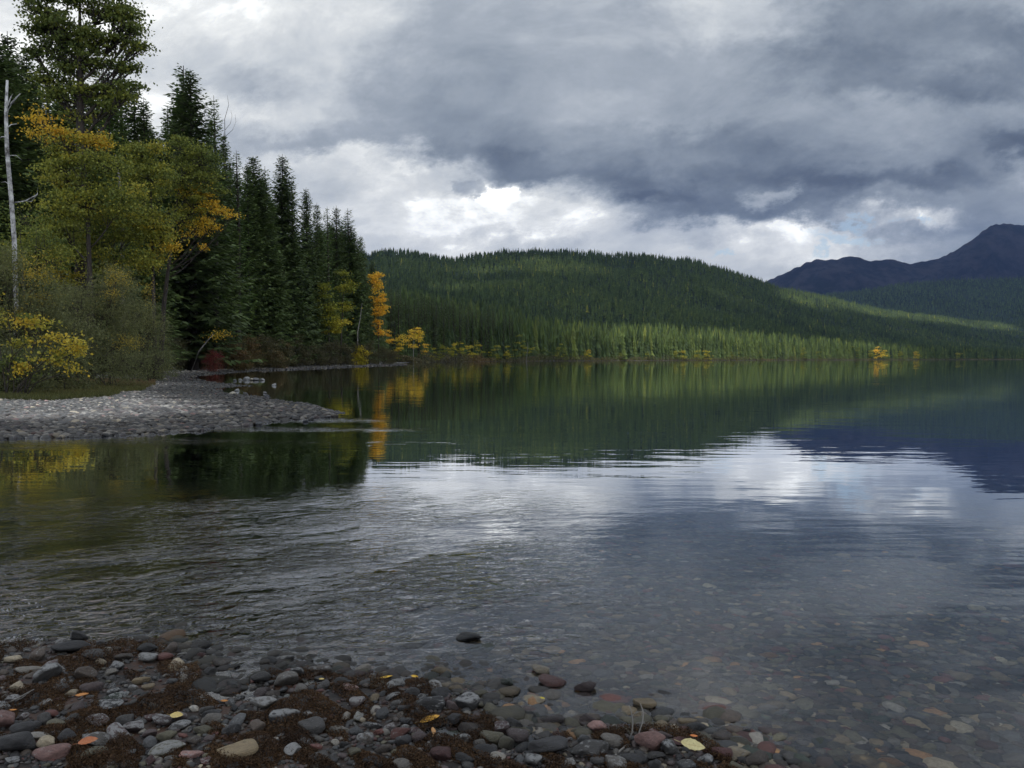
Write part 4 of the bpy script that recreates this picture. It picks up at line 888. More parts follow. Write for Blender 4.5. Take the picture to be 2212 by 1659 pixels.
def stone_mat(name, use_obj, wet):
    m, t, o = new_mat(name); p = t.add('ShaderNodeBsdfPrincipled')
    if use_obj:
        oi = t.add('ShaderNodeObjectInfo'); base = oi.outputs['Color']; mot = oi.outputs['Alpha']
        tc = t.vmath('ADD', t.add('ShaderNodeTexCoord').outputs['Object'], t.comb(t.math('MULTIPLY', oi.outputs['Random'], 37.0), 0.0, 0.0)); sc = 1.0
    else:
        base = attr(t, 'col', 'Color'); mot = .25; tc = pos(t); sc = 14.0
    n = t.noise(tc, 3.2 * sc, 8, .68); n2 = t.noise(tc, 14 * sc, 6, .7)
    c = t.mixc(1.0, base, t.ramp(n, [(.25, L4(.55, .55, .55)), (.75, L4(1.35, 1.35, 1.35))]), 'MULTIPLY')
    c = t.mixc(1.0, c, t.ramp(n2, [(.3, L4(.8, .8, .8)), (.7, L4(1.2, 1.2, 1.2))]), 'MULTIPLY')
    # pale dried crust in blotches
    th = t.math('SUBTRACT', .72, t.math('MULTIPLY', mot, .32)); nc_ = t.noise(tc, 2.1 * sc, 9, .75, dist=.3)
    zn = t.sep(t.add('ShaderNodeNewGeometry').outputs['Normal'])[2]
    cr = t.math('MULTIPLY', t.sstep(nc_, th, t.math('ADD', th, .07)), t.sstep(zn, -.1, .6))
    c = t.mixc(t.math('MULTIPLY', cr, .75), c, L4(.32, .32, .31))
    z_ = t.sep(pos(t))[2]; wf = t.sstep(z_, .060, .015) if wet else 0.0
    c = t.mixc(t.math('MULTIPLY', wf, .55), c, t.mixc(1.0, c, L4(.35, .35, .35), 'MULTIPLY')) if wet else c
    t.put(p.inputs['Base Color'], c)
    t.put(p.inputs['Roughness'], t.math('ADD', t.mixf(wf, .55, .22), t.math('MULTIPLY', n2, .12)))
    t.put(p.inputs['Normal'], bump(t, t.math('ADD', n, t.math('MULTIPLY', n2, .4)), .05 if use_obj else .01, .6))
    t.l.new(p.outputs[0], o.inputs[0]); return m
M_STONE = stone_mat('cobble_stone', True, True); M_STONES = stone_mat('shore_stones', False, True)
PROTO = [mesh('stone_shape', *(lambda g: (g[0], [g[1]]))(stone_geo(300 + i, 4, .42 + (i % 5) * .14)), M_STONE, None, True) for i in range(18)]
CN = {'charcoal': (.035, .037, .042), 'dark grey': (.060, .062, .066), 'blue grey': (.085, .095, .108), 'grey': (.12, .12, .118), 'brown grey': (.085, .072, .064), 'purple grey': (.095, .076, .082),
      'olive grey': (.12, .12, .088), 'pale grey': (.27, .27, .26), 'cream': (.36, .33, .26), 'tan': (.24, .20, .13), 'dull red': (.15, .065, .058), 'pink': (.30, .19, .185), 'white': (.48, .48, .46), 'orange tan': (.42, .25, .12), 'black': (.018, .019, .021), 'dark green': (.035, .052, .042), 'dark red': (.075, .035, .036)}
# column, row, width (picture units), height/width, colour, mottling, long axis degrees, extra word
HERO = [(171,1366,48,.55,'charcoal',.1,10,'rounded'),(154,1406,74,.3,'charcoal',.1,-5,'flat slab-like'),(28,1434,37,.5,'cream',.3,0,''),(61,1459,48,.35,'pale grey',.5,-8,'long flat'),(101,1474,52,.8,'dark grey',.9,20,'large white-streaked'),
 (37,1507,28,.9,'cream',.3,70,'upright'),(318,1424,42,.55,'grey',.9,5,'white-topped'),(268,1424,36,.45,'brown grey',.2,0,''),(355,1421,36,.5,'dull red',.2,10,''),(368,1399,30,.9,'brown grey',.2,80,'upright'),(319,1404,42,.5,'black',.1,0,''),
 (397,1445,20,.9,'white',.6,80,'small'),(395,1463,26,.8,'white',.5,60,''),(307,1472,33,.6,'tan',.3,10,'angular'),(320,1488,30,.4,'tan',.2,10,'flat'),(449,1447,34,.8,'dark grey',.2,0,'round'),(476,1426,46,.4,'brown grey',.1,0,'flat'),
 (581,1421,38,.5,'charcoal',.3,0,''),(509,1474,48,.55,'charcoal',.2,0,''),(563,1459,42,.65,'dark grey',.1,0,''),(693,1443,54,.45,'brown grey',.7,-5,''),(783,1439,34,.7,'pale grey',.4,20,'lumpy'),(618,1470,50,.8,'grey',.6,0,'large speckled'),
 (739,1478,40,.5,'black',.1,0,'smooth'),(756,1491,38,.4,'pink',.7,-5,'flat'),(590,1494,32,.7,'brown grey',.3,0,''),(651,1500,32,.9,'grey',.4,60,'upright'),(570,1526,60,.5,'grey',.9,0,'large white-mottled'),(421,1535,24,.6,'white',.7,-20,'small'),
 (333,1538,20,1.2,'grey',.2,90,'upright'),(458,1567,42,.8,'grey',.15,0,'smooth round'),(616,1564,62,.75,'charcoal',.9,0,'big white-speckled'),(673,1586,56,.65,'dark grey',.3,0,'big'),(441,1592,46,.45,'olive grey',.2,-20,'long'),
 (235,1544,54,.55,'charcoal',.8,0,'white-topped'),(211,1575,48,.5,'purple grey',.7,0,'mottled'),(121,1581,50,.5,'olive grey',.2,28,'long tilted'),(160,1571,28,.9,'dark grey',.1,0,''),(110,1555,32,.5,'dull red',.2,0,''),(53,1594,52,.6,'charcoal',.2,0,''),
 (79,1616,46,.45,'pale grey',.6,-10,''),(10,1575,46,.9,'pink',.5,0,'large pale'),(349,1567,44,.6,'purple grey',.8,0,'mottled'),(289,1584,42,.6,'purple grey',.9,0,'white-crusted'),(255,1603,52,.6,'purple grey',.8,-35,'long white-streaked'),
 (360,1606,40,.7,'olive grey',.4,0,''),(362,1637,72,.4,'olive grey',.95,12,'long pale-mottled'),(211,1616,54,.5,'grey',.7,-15,'mottled'),(325,1620,30,.9,'blue grey',.1,70,''),(414,1652,42,.5,'pink',.6,0,''),(515,1650,86,.25,'tan',.3,12,'long flat'),
 (632,1640,44,.7,'grey',1.,60,'white-mottled'),(588,1614,25,.4,'pale grey',.1,0,'small flat'),(724,1619,18,.9,'pale grey',.1,0,'small pointed'),(732,1584,42,.5,'pale grey',.4,10,''),(768,1592,30,.8,'blue grey',.3,0,''),(29,1636,80,.6,'charcoal',.2,0,'biggest'),
 (110,1650,64,.5,'pink',.5,0,'large pale'),(202,1650,52,.6,'olive grey',.3,0,'pale'),(1014,1369,58,.4,'black',.1,5,'slab-like'),(1167,1441,42,.55,'cream',.5,0,'lumpy'),(1093,1468,34,.7,'dark green',.1,0,''),(1192,1466,62,.35,'dull red',.2,-5,'flat'),
 (1264,1477,50,.6,'dark red',.1,0,''),(1108,1525,48,.45,'orange tan',.2,-20,''),(955,1505,50,.5,'charcoal',.2,-15,''),(926,1528,68,.5,'charcoal',.6,0,'large white-flecked'),(874,1538,30,.7,'charcoal',.1,0,''),(900,1547,26,.6,'dark grey',.2,0,''),
 (979,1551,42,.6,'charcoal',.1,0,''),(1018,1569,56,.6,'brown grey',.1,-10,''),(1078,1556,32,.8,'grey',.2,0,''),(1113,1558,42,.7,'charcoal',.3,-25,''),(1144,1538,30,.9,'charcoal',.2,-40,''),(1194,1546,62,.5,'purple grey',.0,0,'sunken'),
 (1249,1574,34,.75,'olive grey',.4,0,'round'),(1293,1569,44,.85,'pink',.5,-40,'speckled'),(1271,1547,40,.6,'dark red',.1,0,''),(1062,1595,52,.8,'olive grey',.4,0,'angular'),(1091,1604,38,1.1,'olive grey',.2,70,'pointed'),(1120,1585,50,.6,'purple grey',.5,-5,''),
 (1404,1613,66,.75,'pink',.15,0,'big angular'),(1448,1628,42,.8,'dark grey',.8,-40,'white-streaked'),(1470,1611,44,.35,'dark red',.1,0,'flat'),(1507,1567,46,.7,'black',.2,-30,'angular'),(1485,1551,52,.35,'tan',.3,-10,'flat'),(1393,1514,52,.2,'tan',.2,0,'flat'),
 (1275,1628,82,.5,'dark grey',.6,0,'biggest'),(1187,1624,84,.5,'charcoal',.1,0,'biggest'),(1047,1635,56,.6,'charcoal',.1,0,''),(1012,1648,56,.4,'charcoal',.1,-20,'long'),(1075,1650,36,.9,'pale grey',.6,70,''),(1293,1652,36,.6,'dark grey',.1,0,''),
 (1371,1650,64,.4,'charcoal',.3,-20,'long'),(1418,1646,40,.5,'dark grey',.2,-10,''),(1592,1623,54,.6,'cream',.5,5,'rough'),(1559,1636,44,.7,'dark red',.1,0,''),(1683,1655,48,.5,'dull red',.4,-10,''),(1828,1654,22,.6,'white',.2,0,'small'),(1612,1571,20,.5,'black',.1,0,'small'),
 (1925,1629,52,.6,'orange tan',.2,15,'large drowned'),(2032,1576,64,.4,'tan',.2,-15,'drowned'),(1706,1583,34,.6,'tan',.2,0,'drowned'),(1517,1382,56,.3,'olive grey',.2,-12,'long drowned'),(1659,1433,40,.5,'orange tan',.2,0,'drowned'),(1814,1417,26,.6,'tan',.2,-20,'drowned'),(2091,1433,28,.6,'olive grey',.2,0,'drowned')]
LEAVES = [(178,1527,24,'orange','thin'),(382,1568,25,'pale yellow','square'),(191,1635,32,'rusty orange','torn'),(695,1489,13,'pale yellow','small round'),(485,1512,14,'orange','small'),(29,1562,12,'orange','narrow'),(834,1458,26,'bright yellow','flat floating'),(896,1457,17,'bright yellow','small folded'),(929,1551,42,'golden','large spotted'),(935,1600,26,'tan','curled'),(1497,1637,46,'cream yellow','large blunt'),(1499,1615,15,'bright orange','tiny'),(1172,1503,12,'yellow','tiny green')]
LM = [((x, y), f'the {w} {c} leaf') for x, y, _, c, w in LEAVES] + [((1404, 1613), 'the big angular pink stone'), ((1108, 1525), 'the orange tan stone'), ((1014, 1369), 'the black slab out in the water'), ((1385, 1560), 'the forked twig'), ((1925, 1629), 'the drowned orange stone'),
     ((101, 1474), 'the large white-streaked stone'), ((616, 1564), 'the big white-speckled stone'), ((362, 1637), 'the long pale-mottled stone'), ((154, 1406), 'the flat slab at the riffle'), ((318, 1424), 'the white-topped stone at the riffle'), ((1592, 1623), 'the rough cream stone'), ((100, 1500), 'the thin twig on the moss')]
ORD = ['', 'second ', 'third ', 'fourth ', 'fifth ', 'sixth ', 'seventh ', 'eighth ', 'ninth ', 'tenth ', 'eleventh ', 'twelfth ', 'thirteenth ', 'fourteenth ']
SG = 'cobbles of the near shore'
placed = []; stones = []
def proj(x, y, z): # world -> picture
    dz = z - CAMH; yy = y * cp - dz * sp; zz = y * sp + dz * cp; return CX + F * x / yy, CY - F * zz / yy
for i, (px, py, w, asp, cn, mot, ang, ex) in enumerate(HERO):
    x, y = G(px, py + w * asp * .12, .015); g = hgt(x, y)
    if g < -.06:
        for _ in range(6):
            x, y = G(px, py, g * .75); g = hgt(x, y)
    dist = math.hypot(x, y); wd = w / F * math.hypot(dist, 1.6) * .94; hz_ = min(asp, .8) * .5 if asp < .9 else .5
    stones.append((x, y, wd * .5, wd * .5 * min(.95, .62 + asp * .25), wd * .5 * max(.32, asp * .82), cn, mot, ang, ex, (px, py), True)); placed.append((x, y, wd * .42))
cols_ = ['charcoal'] * 7 + ['dark grey'] * 8 + ['blue grey'] * 4 + ['grey'] * 4 + ['brown grey'] * 5 + ['purple grey'] * 4 + ['olive grey'] * 2 + ['pale grey', 'cream', 'tan', 'dull red', 'dark red', 'dark red', 'black', 'black', 'dark green']
tries = 0
while len(stones) < 300 and tries < 60000:
    tries += 1; px = rr.uniform(-30, 1660); py = rr.uniform(1385, 1675); x, y = G(px, py, .01)
    nd = float(sdf(np.array([x]), np.array([y]), NEARP)[0])
    if nd < -.22 or (nd < 0 and rr.random() < .75) or inpool(x, y, .9): continue
    s = (.040 - .016 * tries / 60000) * rr.uniform(.6, 1.35)
    if len(stones) > 230: s = rr.uniform(.020, .034)
    if any((x - a) ** 2 + (y - b) ** 2 < (s * .85 + c) ** 2 for a, b, c in placed): continue
    a = rr.uniform(.6, .95); stones.append((x, y, s, s * a, s * rr.uniform(.4, .72), rr.choice(cols_), rr.choice([.1, .2, .3, .5, .7, .9]), rr.uniform(-90, 90), '', (px, py), False)); placed.append((x, y, s * .85))
rank = {}
lab = []
for k, st in enumerate(stones):
    px, py = st[9]; sz = 'tiny' if st[2] < .026 else 'small' if st[2] < .036 else 'medium' if st[2] < .06 else 'large'
    j = min(range(len(LM)), key=lambda q: math.hypot(px - LM[q][0][0], (py - LM[q][0][1]) * 1.6) + (1e9 if math.hypot(px - LM[q][0][0], py - LM[q][0][1]) < 6 else 0))
    dist = math.hypot(px - LM[j][0][0], py - LM[j][0][1]); side = 'beyond' if py < LM[j][0][1] else 'this side of'
    lab.append([st[8] or sz, st[5], j, side, dist])
order = sorted(range(len(stones)), key=lambda k: lab[k][4]); final = {}
for k in order:
    w_, c_, j, side, _ = lab[k]; key = (w_, c_, j, side); r_ = rank.get(key, 0); rank[key] = r_ + 1
    final[k] = f'{ORD[r_]}{w_} {c_} stone {side} {LM[j][1]}'.strip()
special = {(1404, 1613): 'big angular pink stone beside the forked twig', (1108, 1525): 'orange tan stone in the shallows beyond the pointed olive stone', (1925, 1629): 'large drowned orange stone under clear water', (1014, 1369): 'black slab-like stone standing alone out in the water'}
for k, st in enumerate(stones):
    x, y, a, b_, c, cn, mot, ang, ex, pp, hero = st; g = max(hgt(x, y), -.6)
    sink = rr.uniform(.25, .42) if hero else rr.uniform(.3, .6)
    zc = g + c * (1 - sink)
    if hero and g < 0 and pp[1] > 1330 and 'drowned' not in ex and 'sunken' not in ex and pp[0] < 1700: zc = max(zc, c * .25 if c * .25 > g + c * .3 else zc)
    if hero and g < 0 and ('drowned' in ex or ex == 'sunken'): zc = g + c * .6
    o = obj('river_stone', PROTO[(k * 7) % 18], None, (x, y, zc), label=special.get(pp, final[k]), category='stone', group=SG)
    o.scale = (a, b_, c); tilt = rr.uniform(-.2, .2)
    if hero:
        if ang > 45 or c > a: o.rotation_euler = (rr.uniform(-.15, .15), rr.uniform(-.3, .3), rr.uniform(0, 3))
        else: o.rotation_euler = (rr.uniform(-.12, .12), -math.radians(ang) * .8, rr.uniform(-.3, .3))
    else: o.rotation_euler = (tilt, rr.uniform(-.25, .25), math.radians(ang))
    cc = CN[cn]; v_ = rr.uniform(.55, 1.2) * (.7 if g < -.01 and cn not in ('orange tan', 'tan') else 1); o.color = (cc[0] * v_ * 1.10, cc[1] * v_, cc[2] * v_ * .88, mot)

# loose pebbles and far stones: too many to count
def stone_mass(name, label, X, Y, Z, sx, cols, mat, sub=2, flat=(.35, .65), sink=.3, seed=1, cat='stones'):
    rnd = np.random.default_rng(seed); protos = [stone_geo(600 + i, sub) for i in range(10)]; Vs, Fs, Cs, off = [], [], [], 0; which = rnd.integers(0, 10, len(X))
    for k, (V, f) in enumerate(protos):
        I = np.where(which == k)[0]
        if not len(I): continue
        a = rnd.uniform(0, 6.28, len(I)); c, s = np.cos(a)[:, None], np.sin(a)[:, None]; s1 = sx[I][:, None]; s2 = s1 * rnd.uniform(.6, .95, (len(I), 1)); s3 = s1 * rnd.uniform(flat[0], flat[1], (len(I), 1))
        x0 = V[None, :, 0] * s1; y0 = V[None, :, 1] * s2; tl = rnd.uniform(-.25, .25, (len(I), 1)); z0 = V[None, :, 2] * s3 + x0 * tl
        Vs.append(np.stack([x0 * c - y0 * s + X[I][:, None], x0 * s + y0 * c + Y[I][:, None], z0 + Z[I][:, None] + s3 * (1 - 2 * sink) * .8], -1).reshape(-1, 3))
        Fs.append((f[None] + (np.arange(len(I)) * len(V))[:, None, None] + off).reshape(-1, 3)); Cs.append(np.repeat(cols[I], len(V), 0)); off += len(I) * len(V)
    return obj(name, mesh(name, np.concatenate(Vs), [np.concatenate(Fs)], mat, None, True, np.concatenate(Cs)), kind='stuff', label=label, category=cat)
def pick(n, table, rnd, lo=.75, hi=1.25):
    nm = [t[0] for t in table]; p = np.array([t[1] for t in table], float); p /= p.sum(); base = np.array([CN[q] for q in nm]); c = base[rnd.choice(len(nm), n, p=p)] * rnd.uniform(lo, hi, (n, 1)) * np.array([1.10, 1.0, .87]); return np.c_[c, np.ones(n)]
DK = [('charcoal', 5), ('dark grey', 6), ('blue grey', 3), ('grey', 3), ('brown grey', 4), ('purple grey', 3), ('olive grey', 1.5), ('pale grey', .8), ('cream', .3), ('dull red', .6), ('dark red', 1)]
rnd = np.random.default_rng(21)
def near_pts(n, lo, hi):
    out = np.zeros((0, 2))
    while len(out) < n:
        px = rnd.uniform(-60, 1720, 6000); py = rnd.uniform(1380, 1690, 6000); P = np.array([G(a, b_) for a, b_ in zip(px, py)]); s = sdf(P[:, 0], P[:, 1], NEARP); out = np.vstack([out, P[(s > lo) & (s < hi) & np.array([not inpool(a, b_, .9) for a, b_ in P])]])
    return out[:n]
P = near_pts(5200, -.25, 5); Z = height(P[:, 0], P[:, 1])
stone_mass('pebbles', 'small dark pebbles filling the gaps between the near cobbles', P[:, 0], P[:, 1], Z, np.clip(rnd.lognormal(math.log(.0105), .42, len(P)), .005, .027), pick(len(P), DK, rnd, .45, .95), M_STONES, 2, seed=2)
# drowned stones of the lake bed
n = 15000; px = rnd.uniform(300, 2330, n); py = 1130 + rnd.random(n) ** .8 * 560
P = np.array([G(a, b_) for a, b_ in zip(px, py)]); P[:, 0] *= 1.0; P = P * rnd.uniform(.95, 1.05, (n, 1))
zz_ = height(P[:, 0], P[:, 1]); P = P * (1 - zz_ * .4)[:, None]; zz_ = height(P[:, 0], P[:, 1]); sN = sdf(P[:, 0], P[:, 1], NEARP); ok = (sN < -.05)
P, zz_ = P[ok], zz_[ok]
BD = [('dark grey', 3), ('blue grey', 3), ('grey', 3), ('brown grey', 4), ('purple grey', 2), ('olive grey', 5), ('pale grey', 1.2), ('cream', .8), ('tan', 3.2), ('dull red', 1.6), ('orange tan', .45), ('dark green', 2), ('charcoal', 2)]
sz = rnd.lognormal(math.log(.030), .38, len(P)); sz = np.clip(sz, .012, .085)
M_BED = stone_mat('drowned_stones', False, False)
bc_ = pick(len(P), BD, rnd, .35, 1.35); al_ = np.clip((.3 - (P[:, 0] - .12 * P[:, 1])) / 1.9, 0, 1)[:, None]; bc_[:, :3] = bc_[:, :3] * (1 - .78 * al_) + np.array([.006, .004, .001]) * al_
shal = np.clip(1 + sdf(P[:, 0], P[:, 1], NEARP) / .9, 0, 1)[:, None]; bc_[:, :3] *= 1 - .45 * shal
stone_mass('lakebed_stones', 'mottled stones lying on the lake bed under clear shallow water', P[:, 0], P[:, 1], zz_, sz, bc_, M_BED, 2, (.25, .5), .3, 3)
# spit
def spit(n, d0, d1, px0, px1, lo, hi, seed):
    r2 = np.random.default_rng(seed); out = np.zeros((0, 2))
    while len(out) < n:
        d = np.exp(r2.uniform(math.log(d0), math.log(d1), 8000)); px = r2.uniform(px0, px1, 8000); P = np.stack([(px - CX) / F * d, d], 1); s = sdf(P[:, 0], P[:, 1], MAIN); out = np.vstack([out, P[(s > lo) & (s < hi)]])
    return out[:n]
parts_ = [(spit(7000, 15.5, 30, -120, 740, -.45, 5.5, 1), .04, .13, .8), (spit(7000, 19, 60, -120, 620, -.3, 19, 2), .03, .07, .9), (spit(1500, 60, 130, 330, 640, -.5, 10, 3), .05, .12, .3), (spit(1600, 120, 250, 500, 880, -1.0, 2.2, 4), .12, .34, .1)]
X = np.concatenate([p[0][:, 0] for p in parts_]); Y = np.concatenate([p[0][:, 1] for p in parts_]); Z = height(X, Y)
sz = np.concatenate([np.random.default_rng(9 + i).uniform(p[1], p[2], len(p[0])) for i, p in enumerate(parts_)])
SPT = [('dark grey', 4), ('blue grey', .6), ('grey', 5), ('brown grey', 4), ('purple grey', 2), ('pale grey', 5), ('cream', 1.2), ('pink', .5), ('charcoal', 3)]
sp1 = pick(len(X), SPT, rnd, .4, 1.7); dry = np.clip((Z - .05 + .03 * wob(np.stack([X, Y], 1), 19, 1.5)) / .08, 0, 1)[:, None]; sp1[:, :3] = sp1[:, :3] * (.34 + .95 * dry) + np.array([.19, .18, .165]) * dry
stone_mass('spit_stones', 'grey and pale stones covering the gravel spit across the inlet', X, Y, Z, sz, sp1, M_STONES, 2, (.35, .6), .25, 4)
# stones standing in the bay behind the spit
SW = []
for i, (px, py, w, cn) in enumerate([(520, 822, 10, 'pale grey'), (533, 821, 16, 'pale grey'), (545, 822, 12, 'cream'), (553, 822, 14, 'grey'), (566, 822, 10, 'pale grey'), (592, 833, 12, 'pale grey'), (507, 823, 8, 'grey'), (502, 852, 14, 'cream'), (530, 853, 12, 'grey'), (572, 850, 10, 'grey'), (576, 857, 12, 'dark grey'), (512, 845, 12, 'pale grey'),
                                    (430, 929, 22, 'charcoal'), (660, 912, 12, 'charcoal'), (672, 908, 14, 'black'), (610, 905, 14, 'grey'), (631, 905, 16, 'charcoal'), (560, 918, 16, 'dark grey')]):
    SW.append((cn, py < 860)); x, y = G(px, py); d = math.hypot(x, y); wd = w / F * d
    o = obj('shore_stone', PROTO[i], None, (x, y, wd * .12), label=f'{["", "second ", "third ", "fourth ", "fifth "][sum(1 for q in SW[:i] if q == (cn, py < 860))]}{cn} stone standing in the water {"behind" if py < 860 else "off the tip of"} the gravel spit', category='stone', group='stones standing in water by the spit')
    o.scale = (wd * .5, wd * .4, wd * .32); o.rotation_euler = (0, 0, i); o.color = (*CN[cn], .3)

# ------------------------------------------------------------------ moss, grass, leaves, twigs
m_moss = foliage_mat('brown_algae', [(0, L4(.022, .012, .007)), (.5, L4(.064, .034, .015)), (1, L4(.135, .075, .03))], trans=.1, rnd=0, rough=.8)
P = near_pts(260000, -.06, 5); nz = wob(P, 71, 9.0, 8) + .6 * wob(P, 72, 25, 6) + np.clip((1600 - 0) * 0, 0, 1)
pxs = CX + F * P[:, 0] / P[:, 1]; keep = (nz > -.12 + np.clip((pxs - 900) / 700, 0, 1) * .5); P = P[keep]
Z = height(P[:, 0], P[:, 1]); thick = np.clip((nz[keep] + .10), 0, 1)
C = np.c_[P, Z + R.uniform(0, 1, len(P)) * (.008 + .050 * thick)]
V, Fs, At = leaves(C, .011, R, np.clip(.45 + .2 * wob(P, 73, 15, 5) + R.normal(0, .15, len(P)), 0, 1), .3)
obj('moss', mesh('moss', V, Fs, m_moss, At), kind='stuff', label='rust brown algae and moss matted between the near cobbles', category='moss')
m_grass = foliage_mat('dull_grass', [(0, L4(.06, .075, .025)), (.5, L4(.12, .12, .035)), (1, L4(.22, .13, .07))], trans=.2, rnd=0)
r2 = np.random.default_rng(8); d = r2.uniform(28, 58, 60000); px = r2.uniform(-60, 335, 60000); X = (px - CX) / F * d; Z = height(X, d); nzz = .16 * wob(np.stack([X, d], 1), 81, .8, 6)
py = HZ + (CAMH - Z) / d * F; ed = np.interp(px, [-60, 0, 150, 300, 330], [878, 876, 868, 848, 835]); ok = (py < ed - 2 + nzz * 20) & (Z > .05)
X, d, Z, px = X[ok], d[ok], Z[ok], px[ok]; tn = np.clip(.3 + .25 * wob(np.stack([X, d], 1), 82, .5, 6) + np.clip((d - 40) / 20, 0, .5) + r2.normal(0, .08, len(X)), 0, 1)
V, Fs, At = leaves(np.c_[X, d, Z + .05], .20, r2, tn, .14, dirs=np.tile([0, 0, 1.0], (len(X), 1)))
obj('grass', mesh('grass', V, Fs, m_grass, At), kind='stuff', label='short dull green and reddish grass behind the gravel spit', category='grass')
# gravel-side plants
shrub('small green plant tuft on the pale gravel', 330, 62, 34, 806, 500, .3, M_WILLOW, 90, None, leaf=.12, nb=3, clump=.2, name='plant_tuft')

LC = {'orange': (.50, .20, .035), 'pale yellow': (.58, .45, .15), 'rusty orange': (.42, .14, .05), 'bright yellow': (.70, .43, .03), 'golden': (.62, .33, .03), 'tan': (.50, .28, .11), 'cream yellow': (.56, .50, .24), 'bright orange': (.65, .20, .04), 'yellow': (.50, .42, .04)}
ml, t, o = new_mat('fallen_leaf'); p = t.add('ShaderNodeBsdfPrincipled'); oi = t.add('ShaderNodeObjectInfo'); tc = t.add('ShaderNodeTexCoord').outputs['Object']
n = t.noise(tc, 5, 6, .7); sp_ = t.sstep(t.noise(tc, 9, 3, .5), .62, .68); x_, y_, _ = t.sep(tc)[:3]
vein = t.sstep(t.math('ABSOLUTE', y_), .05, .01); c = t.mixc(1.0, oi.outputs['Color'], t.ramp(n, [(.3, L4(.75, .7, .65)), (.7, L4(1.15, 1.15, 1.15))]), 'MULTIPLY')
c = t.mixc(t.math('MULTIPLY', sp_, .7), c, L4(.10, .05, .02)); c = t.mixc(t.math('MULTIPLY', vein, .35), c, L4(.35, .22, .08)); t.put(p.inputs['Base Color'], c); p.inputs['Roughness'].default_value = .45
t.l.new(p.outputs[0], o.inputs[0])
def leaf_mesh(seed, curl):
    rnd = np.random.default_rng(seed); nu, nv_ = 15, 9; V = []
    for i in range(nu):
        s = i / (nu - 1); w = math.sin(math.pi * min(1, s * .96 + .03)) ** .75 * .42 * (1 - .25 * s) + .01
        for j in range(nv_):
            q = j / (nv_ - 1) * 2 - 1; ww = w * (1 + .06 * math.sin(i * 2.1 + seed))
            V.append((s * 2 - 1, q * ww, .10 * abs(q) * w + curl * (q * q * w * .8 + (s - .5) ** 2 * .9) + .03 * math.sin(5 * s + 3 * q + seed)))
    f = [(i * nv_ + j, (i + 1) * nv_ + j, (i + 1) * nv_ + j + 1, i * nv_ + j + 1) for i in range(nu - 1) for j in range(nv_ - 1)]
    a = (np.array(V), [np.array(f)], {}); s_ = tube([(-1, 0, .12 * curl + .0), (-1.35, .05, .03), (-1.6, .12, .0)], [.02, .016, .012], 5)
    return merge([a, s_])
for i, (px, py, w, cn, wd_) in enumerate(LEAVES):
    x, y = G(px, py, .03); g = max(hgt(x, y), 0.0); wd = w / F * math.hypot(math.hypot(x, y), 1.6)
    top = max([g] + [st[4] * 1.4 + max(hgt(st[0], st[1]), -.02) for st in stones if math.hypot(st[0] - x, st[1] - y) < st[2] * .8])
    if i in (6, 7, 12): top = .004 if g <= .01 else g + .01
    top = max(top, g + .035 if g > .012 else top) + .010
    V, Fs, At = leaf_mesh(i, [.1, .15, .5, .1, .1, .2, .05, .3, .15, .7, .2, .2, .1][i]); me = mesh('fallen_leaf', V, Fs, ml, None, True)
    me.materials[0] = ml; o = obj('fallen_leaf', me, None, (x, y, top + .006), label=f'{wd_} {cn} fallen leaf lying among the cobbles' if i != 6 else 'flat bright yellow fallen leaf floating at the water edge', category='leaf', group='fallen leaves on the near shore')
    k = wd / 2; fat = 1.6 if wd_ in ('square', 'large blunt', 'torn') else 1.0; o.scale = (k, k * fat * .95, k)
    o.rotation_euler = (rr.uniform(.25, .5) if i != 6 else .03, rr.uniform(-.15, .15), {8: .5, 9: 1.7, 10: -.2, 1: -.1}.get(i, rr.uniform(-.6, .6))); o.color = (*LC[cn], 1)
def at_h(px, py, y):   # point on a picture ray at depth y
    d = ray(px, py); k = y / d[1]; return np.array([d[0] * k, y, CAMH + d[2] * k])
y0 = G(1358, 1606, .02)[1]; y1 = G(1314, 1648, .02)[1]
seq = [at_h(1314, 1648, y1), at_h(1335, 1626, (y0 + y1) / 2), at_h(1358, 1606, y0), at_h(1378, 1590, y0 + .03), at_h(1388, 1560, y0 + .05), at_h(1390, 1538, y0 + .06), at_h(1383, 1519, y0 + .07)]
org = seq[0].copy(); tw = [tube([q - org for q in seq], [.0055, .005, .0045, .004, .0032, .0025, .0012], 6),
    tube([q - org for q in [at_h(1358, 1606, y0), at_h(1366, 1580, y0 - .01), at_h(1367, 1555, y0 - .01), at_h(1364, 1538, y0 - .01), at_h(1359, 1523, y0 - .01)]], [.004, .0035, .003, .0022, .0012], 6),
    tube([q - org for q in [at_h(1389, 1556, y0 + .05), at_h(1386, 1544, y0 + .06), at_h(1388, 1534, y0 + .06)]], [.002, .0015, .001], 5)]
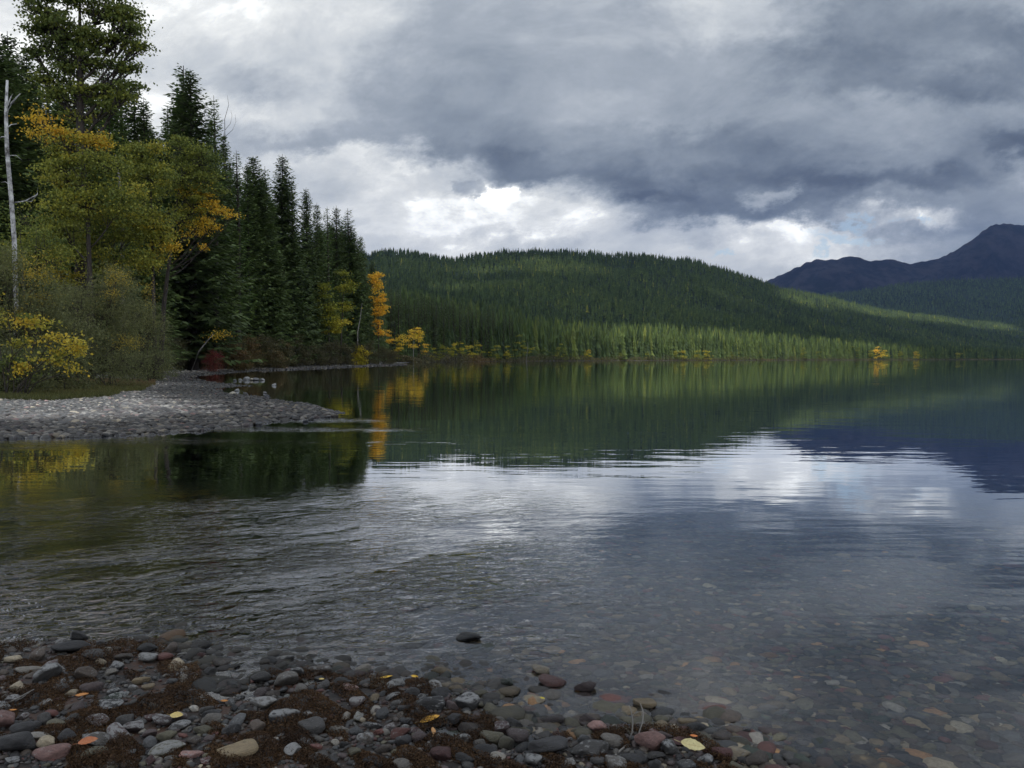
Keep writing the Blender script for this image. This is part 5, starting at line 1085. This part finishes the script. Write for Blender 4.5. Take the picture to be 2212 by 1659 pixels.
V, Fs, At = merge(tw); me = mesh('forked_twig', V, Fs, M_GREY, None, True); obj('forked_twig', me, None, tuple(org), label='bare forked twig sticking up between stones beside the pink stone', category='twig')
a = [np.array([*G(-10, 1530, .05), .05]), np.array([*G(25, 1517, .06), .065]), np.array([*G(50, 1509, .07), .085]), np.array([*G(74, 1498, .08), .10])]; b2 = [a[1], np.array([*G(45, 1514, .06), .07]), np.array([*G(64, 1503, .06), .075])]
V, Fs, At = merge([tube([q - a[0] for q in a], [.004, .0035, .003, .0015], 6), tube([q - a[0] for q in b2], [.003, .0025, .001], 5)]); obj('thin_twig', mesh('thin_twig', V, Fs, M_GREY, None, True), None, tuple(a[0]), label='thin forked twig on the moss in front of the upright cream stone', category='twig')
# driftwood on the pale gravel
b = base_at(366, 96); q = lambda cx, cy: pic(cx, cy, 96, b)
V, Fs, At = merge([tube([q(349, 788), q(358, 790), q(368, 789), q(376, 797), q(381, 800)], [.05, .09, .12, .10, .05], 7), tube([q(362, 789), q(370, 785), q(376, 786)], [.06, .08, .03], 6), tube([q(366, 790), q(364, 798)], [.05, .04], 6)])
obj('driftwood', mesh('driftwood', V, Fs, M_GREY, None, True), None, b, label='pale driftwood snag lying at the back of the gravel beach', category='driftwood')
b = base_at(335, 48); 

# ------------------------------------------------------------------ haze
mh, t, o = new_mat('haze'); pv_ = t.add('ShaderNodeVolumePrincipled'); pv_.inputs['Color'].default_value = (.24, .40, .86, 1); pv_.inputs['Density'].default_value = 2.1e-5; pv_.inputs['Anisotropy'].default_value = 0.0
t.l.new(pv_.outputs[0], o.inputs['Volume'])
x0, x1, y0, y1, z0, z1 = -15500, 15500, -15500, 16000, -160, 2500
V = np.array([(x, y, z) for x in (x0, x1) for y in (y0, y1) for z in (z0, z1)], float); f = np.array([(0, 1, 3, 2), (4, 6, 7, 5), (0, 4, 5, 1), (2, 3, 7, 6), (0, 2, 6, 4), (1, 5, 7, 3)])
obj('haze', mesh('haze', V, [f], mh), kind='stuff')
